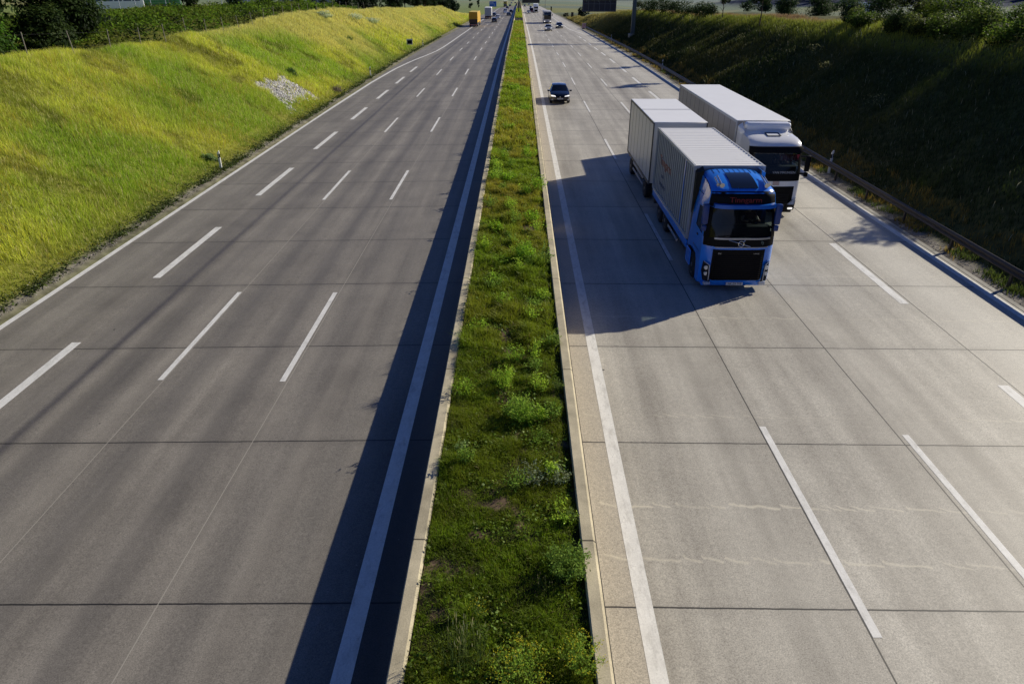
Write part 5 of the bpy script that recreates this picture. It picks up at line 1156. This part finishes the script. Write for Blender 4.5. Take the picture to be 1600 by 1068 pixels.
box_body(wt, 2.65, 15.75, 1.10, 3.93, 1.27, mat('grey_curtain', (.27,.26,.27), .5, var=.08, vscale=1.5), M_roofw, P_lgrey, seams=12)
bm = bmesh.new(); add_box(bm, -.42, .42, 1.2, 15.5, .68, 1.05, .02, 1); add_box(bm, -1.15, -.5, 2.6, 3.9, .45, .95, .06, 2); add_box(bm, .5, 1.15, 2.6, 3.9, .45, .95, .06, 2); add_box(bm, -1.15, 1.15, 7.0, 9.4, .55, 1.04, .04, 1); bm_obj('chassis', bm, M_chassis, wt, 40)
running_gear(wt, [1.42, 5.05, 10.6, 11.9, 13.2])
for s in (-1, 1): side_guard(wt, s*1.2, 6.3, 9.7, .45, s)
for t_, cm in ((bt, P_blue), (wt, M_black)):
    bm = bmesh.new(); add_box(bm, -1.14, 1.14, .16, .62, .17, .30, .04, 2); bm_obj('underrun_skirt', bm, cm, t_, 40)
# ---- distant lorries, vans and the coach
def far_truck(label, x, y, rot, box_m, cab_m, low=None, L=13., group=None, zz=None, h=4.0):
    t = thing('truck', label, 'lorry', (x, y, rz(x, y) if zz is None else zz), rot, group)
    box('cargo_box', -1.26, 1.26, -L/2+2.4, L/2, 1.15, h-.04, box_m, t, .03, 1); box('roof', -1.26, 1.26, -L/2+2.4, L/2, h-.038, h, M_roofw if box_m is not P_yellow else mat('yellow_roof', (.75,.55,.10), .5), t, .01, 1)
    bm = bmesh.new(); add_box(bm, -1.22, 1.22, -L/2, -L/2+2.1, .45, 3.45, .16, 3); bm_obj('cab', bm, cab_m, t, 40); box('windscreen', -1.05, 1.05, -L/2-.012, -L/2+.1, 1.95, 2.85, M_glassd, t, .03, 1); box('grille', -.85, .85, -L/2-.014, -L/2+.05, .6, 1.6, M_black, t, .02, 1)
    box('chassis', -1.1, 1.1, -L/2+2.15, L/2-.1, .5, 1.14, M_chassis, t)
    if low: box('rear_doors', -1.27, 1.27, L/2+.002, L/2+.05, 1.15, 2.05, low, t)
    box('bumper', -1.2, 1.2, L/2-.08, L/2+.06, .45, .75, mat('red_white_bumper', (.45,.22,.2), .5), t, .02, 1)
    for s in (-1, 1):
        box('tail_light', s*.95-.18, s*.95+.18, L/2+.061, L/2+.08, .55, .68, M_red, t); box('headlight', s*.95-.16, s*.95+.16, -L/2-.02, -L/2+.04, .7, .92, M_lamp, t)
    running_gear(t, [-L/2+1.4, L/2-4.4, L/2-3.1, L/2-1.8]); return t
ydk = mat('dark_yellow_doors', (.42,.20,.01), .5)
yt = far_truck('yellow lorry with orange rear doors pulling out on the left carriageway', -13.3, 226, math.pi-.02, P_yellow, P_yellow)
box('rear_door', -1.22, 1.22, 6.503, 6.56, 2.1, 3.9, mat('orange_rear', (.52,.27,.008), .45), yt); box('rear_frame', -1.22, 1.22, 6.503, 6.55, 1.15, 2.08, mat('dark_brown_rear', (.05,.025,.02), .5), yt)
w2 = far_truck('grey and white semitrailer ahead of the yellow lorry on the left carriageway', -12.1, 298, math.pi, P_white, P_white)
box('rear_door', -1.2, 1.2, 6.503, 6.55, 1.3, 3.85, P_lgrey, w2)
far_truck('distant yellow lorry near the blue sign on the left carriageway', -10.4, 566, math.pi, mat('dull_yellow', (.40,.32,.05), .6), P_yellow, P_grey)
far_truck('oncoming white lorry far away behind the coach in the right carriageway', 8.4, 390, 0, P_white, P_white)
far_truck('tiny pale violet lorry at the very far end of the left carriageway', -7.6, 900, math.pi, mat('violet_grey', (.3,.27,.38), .6), P_grey)
pz_ = gz(-76, 156); gt = far_truck('green box lorry parked behind the mesh fence at the top left', -76.5, 158, R(122), P_green, P_green, zz=pz_, h=4.1, L=11)
gt2 = far_truck('light grey semitrailer parked behind the young trees on the left plateau', -70.5, 196, R(105), P_lgrey, P_red, zz=gz(-70.5, 196), h=3.9, L=9)
def van(label, x, y, rot, m, zz=None):
    t = thing('van', label, 'van', (x, y, rz(x, y) if zz is None else zz), rot); bm = bmesh.new(); prof = [(-2.7,.35),(-2.72,.95),(-2.0,1.2),(-1.45,1.95),(-1.0,2.2),(2.65,2.25),(2.72,.35)]
    A = [bm.verts.new((-.98*(.9 if z > 1.8 else 1), y_, z)) for y_, z in prof]; B = [bm.verts.new((.98*(.9 if z > 1.8 else 1), y_, z)) for y_, z in prof]; bm.faces.new(A); bm.faces.new(B[::-1])
    for i in range(7): bm.faces.new((A[i], B[i], B[(i+1)%7], A[(i+1)%7]))
    bmesh.ops.recalc_face_normals(bm, faces=bm.faces); bmesh.ops.bevel(bm, geom=list(bm.edges), offset=.06, segments=2, affect='EDGES'); bm_obj('body', bm, m, t, 40)
    bm = bmesh.new(); vs = [bm.verts.new(p) for p in ((-.8,-2.0,1.26),(.8,-2.0,1.26),(.74,-1.48,1.92),(-.74,-1.48,1.92))]; bm.faces.new(vs); w_ = bm_obj('windscreen', bm, M_glassd, t); w_.location = (0, -.03, .03)
    for s in (-1, 1): box('rear_window', s*.42-.32, s*.42+.32, 2.72, 2.745, 1.3, 1.85, M_glassd, t); box('tail_light', s*.86-.08, s*.86+.08, 2.71, 2.74, .8, 1.3, M_red, t); box('headlight', s*.72-.16, s*.72+.16, -2.75, -2.68, .75, .95, M_lamp, t)
    for x_ in (-.88, .88):
        for y_ in (-1.75, 1.55): wheel(t, x_, y_, .35, .24, 1 if x_ > 0 else -1)
    return t
van('white van ahead of the cars in the middle of the left carriageway', -6.9, 374, math.pi, P_white)
van('dark red van behind the pale car on the far right carriageway', 6.1, 386, 0, P_red)
van('white van parked among the round shrubs on the right plateau', 68, 152, R(70), P_white, gz(68, 152))
van('white van parked far beyond the round shrubs on the right plain', 133, 372, R(60), P_white, gz(133, 372))
def coach(label, x, y, rot, m, zz=None):
    L = 12.; t = thing('coach', label, 'bus', (x, y, rz(x, y) if zz is None else zz), rot); bm = bmesh.new(); add_box(bm, -1.27, 1.27, -L/2, L/2, .32, 3.6, .14, 3); bm_obj('body', bm, m, t, 40)
    bm = bmesh.new(); add_box(bm, -1.14, 1.14, -L/2-.02, -L/2+.1, 1.25, 3.35, .08, 2); bm_obj('windscreen', bm, M_glassd, t, 40); box('rear_window', -1.0, 1.0, L/2-.1, L/2+.015, 1.9, 3.1, M_glassd, t, .04, 1)
    for s in (-1, 1):
        for k in range(7): y0 = -L/2+.6+k*1.58; box('side_window', s*1.262-.02, s*1.262+.02, y0, y0+1.36, 1.65, 3.0, mat('coach_glass', (.05,.09,.16), .08), t, .015, 1)
        box('headlight', s*.92-.2, s*.92+.2, -L/2-.03, -L/2+.05, .62, .86, M_lamp_on, t); box('mirror', s*1.45-.1, s*1.45+.1, -L/2-.3, -L/2-.12, 2.3, 2.9, M_black, t, .03, 1)
    box('bumper', -1.2, 1.2, -L/2-.025, -L/2+.08, .36, .56, M_dkgrey, t, .02, 1)
    running_gear(t, [-L/2+2.6, L/2-3.2]); return t
coach('dark fronted coach driving towards the camera behind the silver car', 9.0, 247, 0, P_lgrey)
coach('white coach parked behind the mesh fence right of the big corner trees', -79.5, 147, R(118), P_white, gz(-79.5, 147))
# ------------------------------------------------------------------ light, sky, camera
SUN = Vector((1.70, 1.10, 1.0)).normalized()
sl = bpy.data.lights.new('sun', 'SUN'); sl.energy = 5.0; sl.angle = R(.53); sl.color = (1., .925, .77)
so = bpy.data.objects.new('sun', sl); COL.objects.link(so); so.rotation_euler = SUN.to_track_quat('Z', 'Y').to_euler(); so.location = (60, 40, 60)
w = bpy.data.worlds.new('World'); sc.world = w; w.use_nodes = True
n = w.node_tree.nodes; l = w.node_tree.links; bg = n['Background']; sk = n.new('ShaderNodeTexSky'); sk.sky_type = 'NISHITA'; sk.sun_disc = False
sk.sun_elevation = math.asin(SUN.z); sk.sun_rotation = math.atan2(SUN.x, SUN.y); sk.air_density = .6; sk.dust_density = .15; sk.ozone_density = 2.; sk.altitude = 1500
hs = n.new('ShaderNodeHueSaturation'); hs.inputs['Saturation'].default_value = 1.2; hs.inputs['Value'].default_value = 1.8
vm = n.new('ShaderNodeVectorMath'); vm.operation = 'MULTIPLY'; vm.inputs[1].default_value = (1.12, .86, 1.06)
l.new(sk.outputs[0], hs.inputs['Color']); l.new(hs.outputs[0], vm.inputs[0]); l.new(vm.outputs[0], bg.inputs[0]); bg.inputs[1].default_value = .05
cam = bpy.data.cameras.new('camera'); cam.lens = 24.; cam.sensor_width = 36.; cam.clip_end = 12000; cam.clip_start = .1
co = bpy.data.objects.new('camera', cam); COL.objects.link(co); co.location = (0, 0, 9.745); co.rotation_euler = (R(90-27.69), 0, R(.558)); sc.camera = co
sc.view_settings.view_transform = 'Standard'; sc.view_settings.look = 'None'; sc.view_settings.exposure = 0; sc.view_settings.gamma = 1
sc.render.film_transparent = False
sc.cycles.max_bounces = 6; sc.cycles.transparent_max_bounces = 12
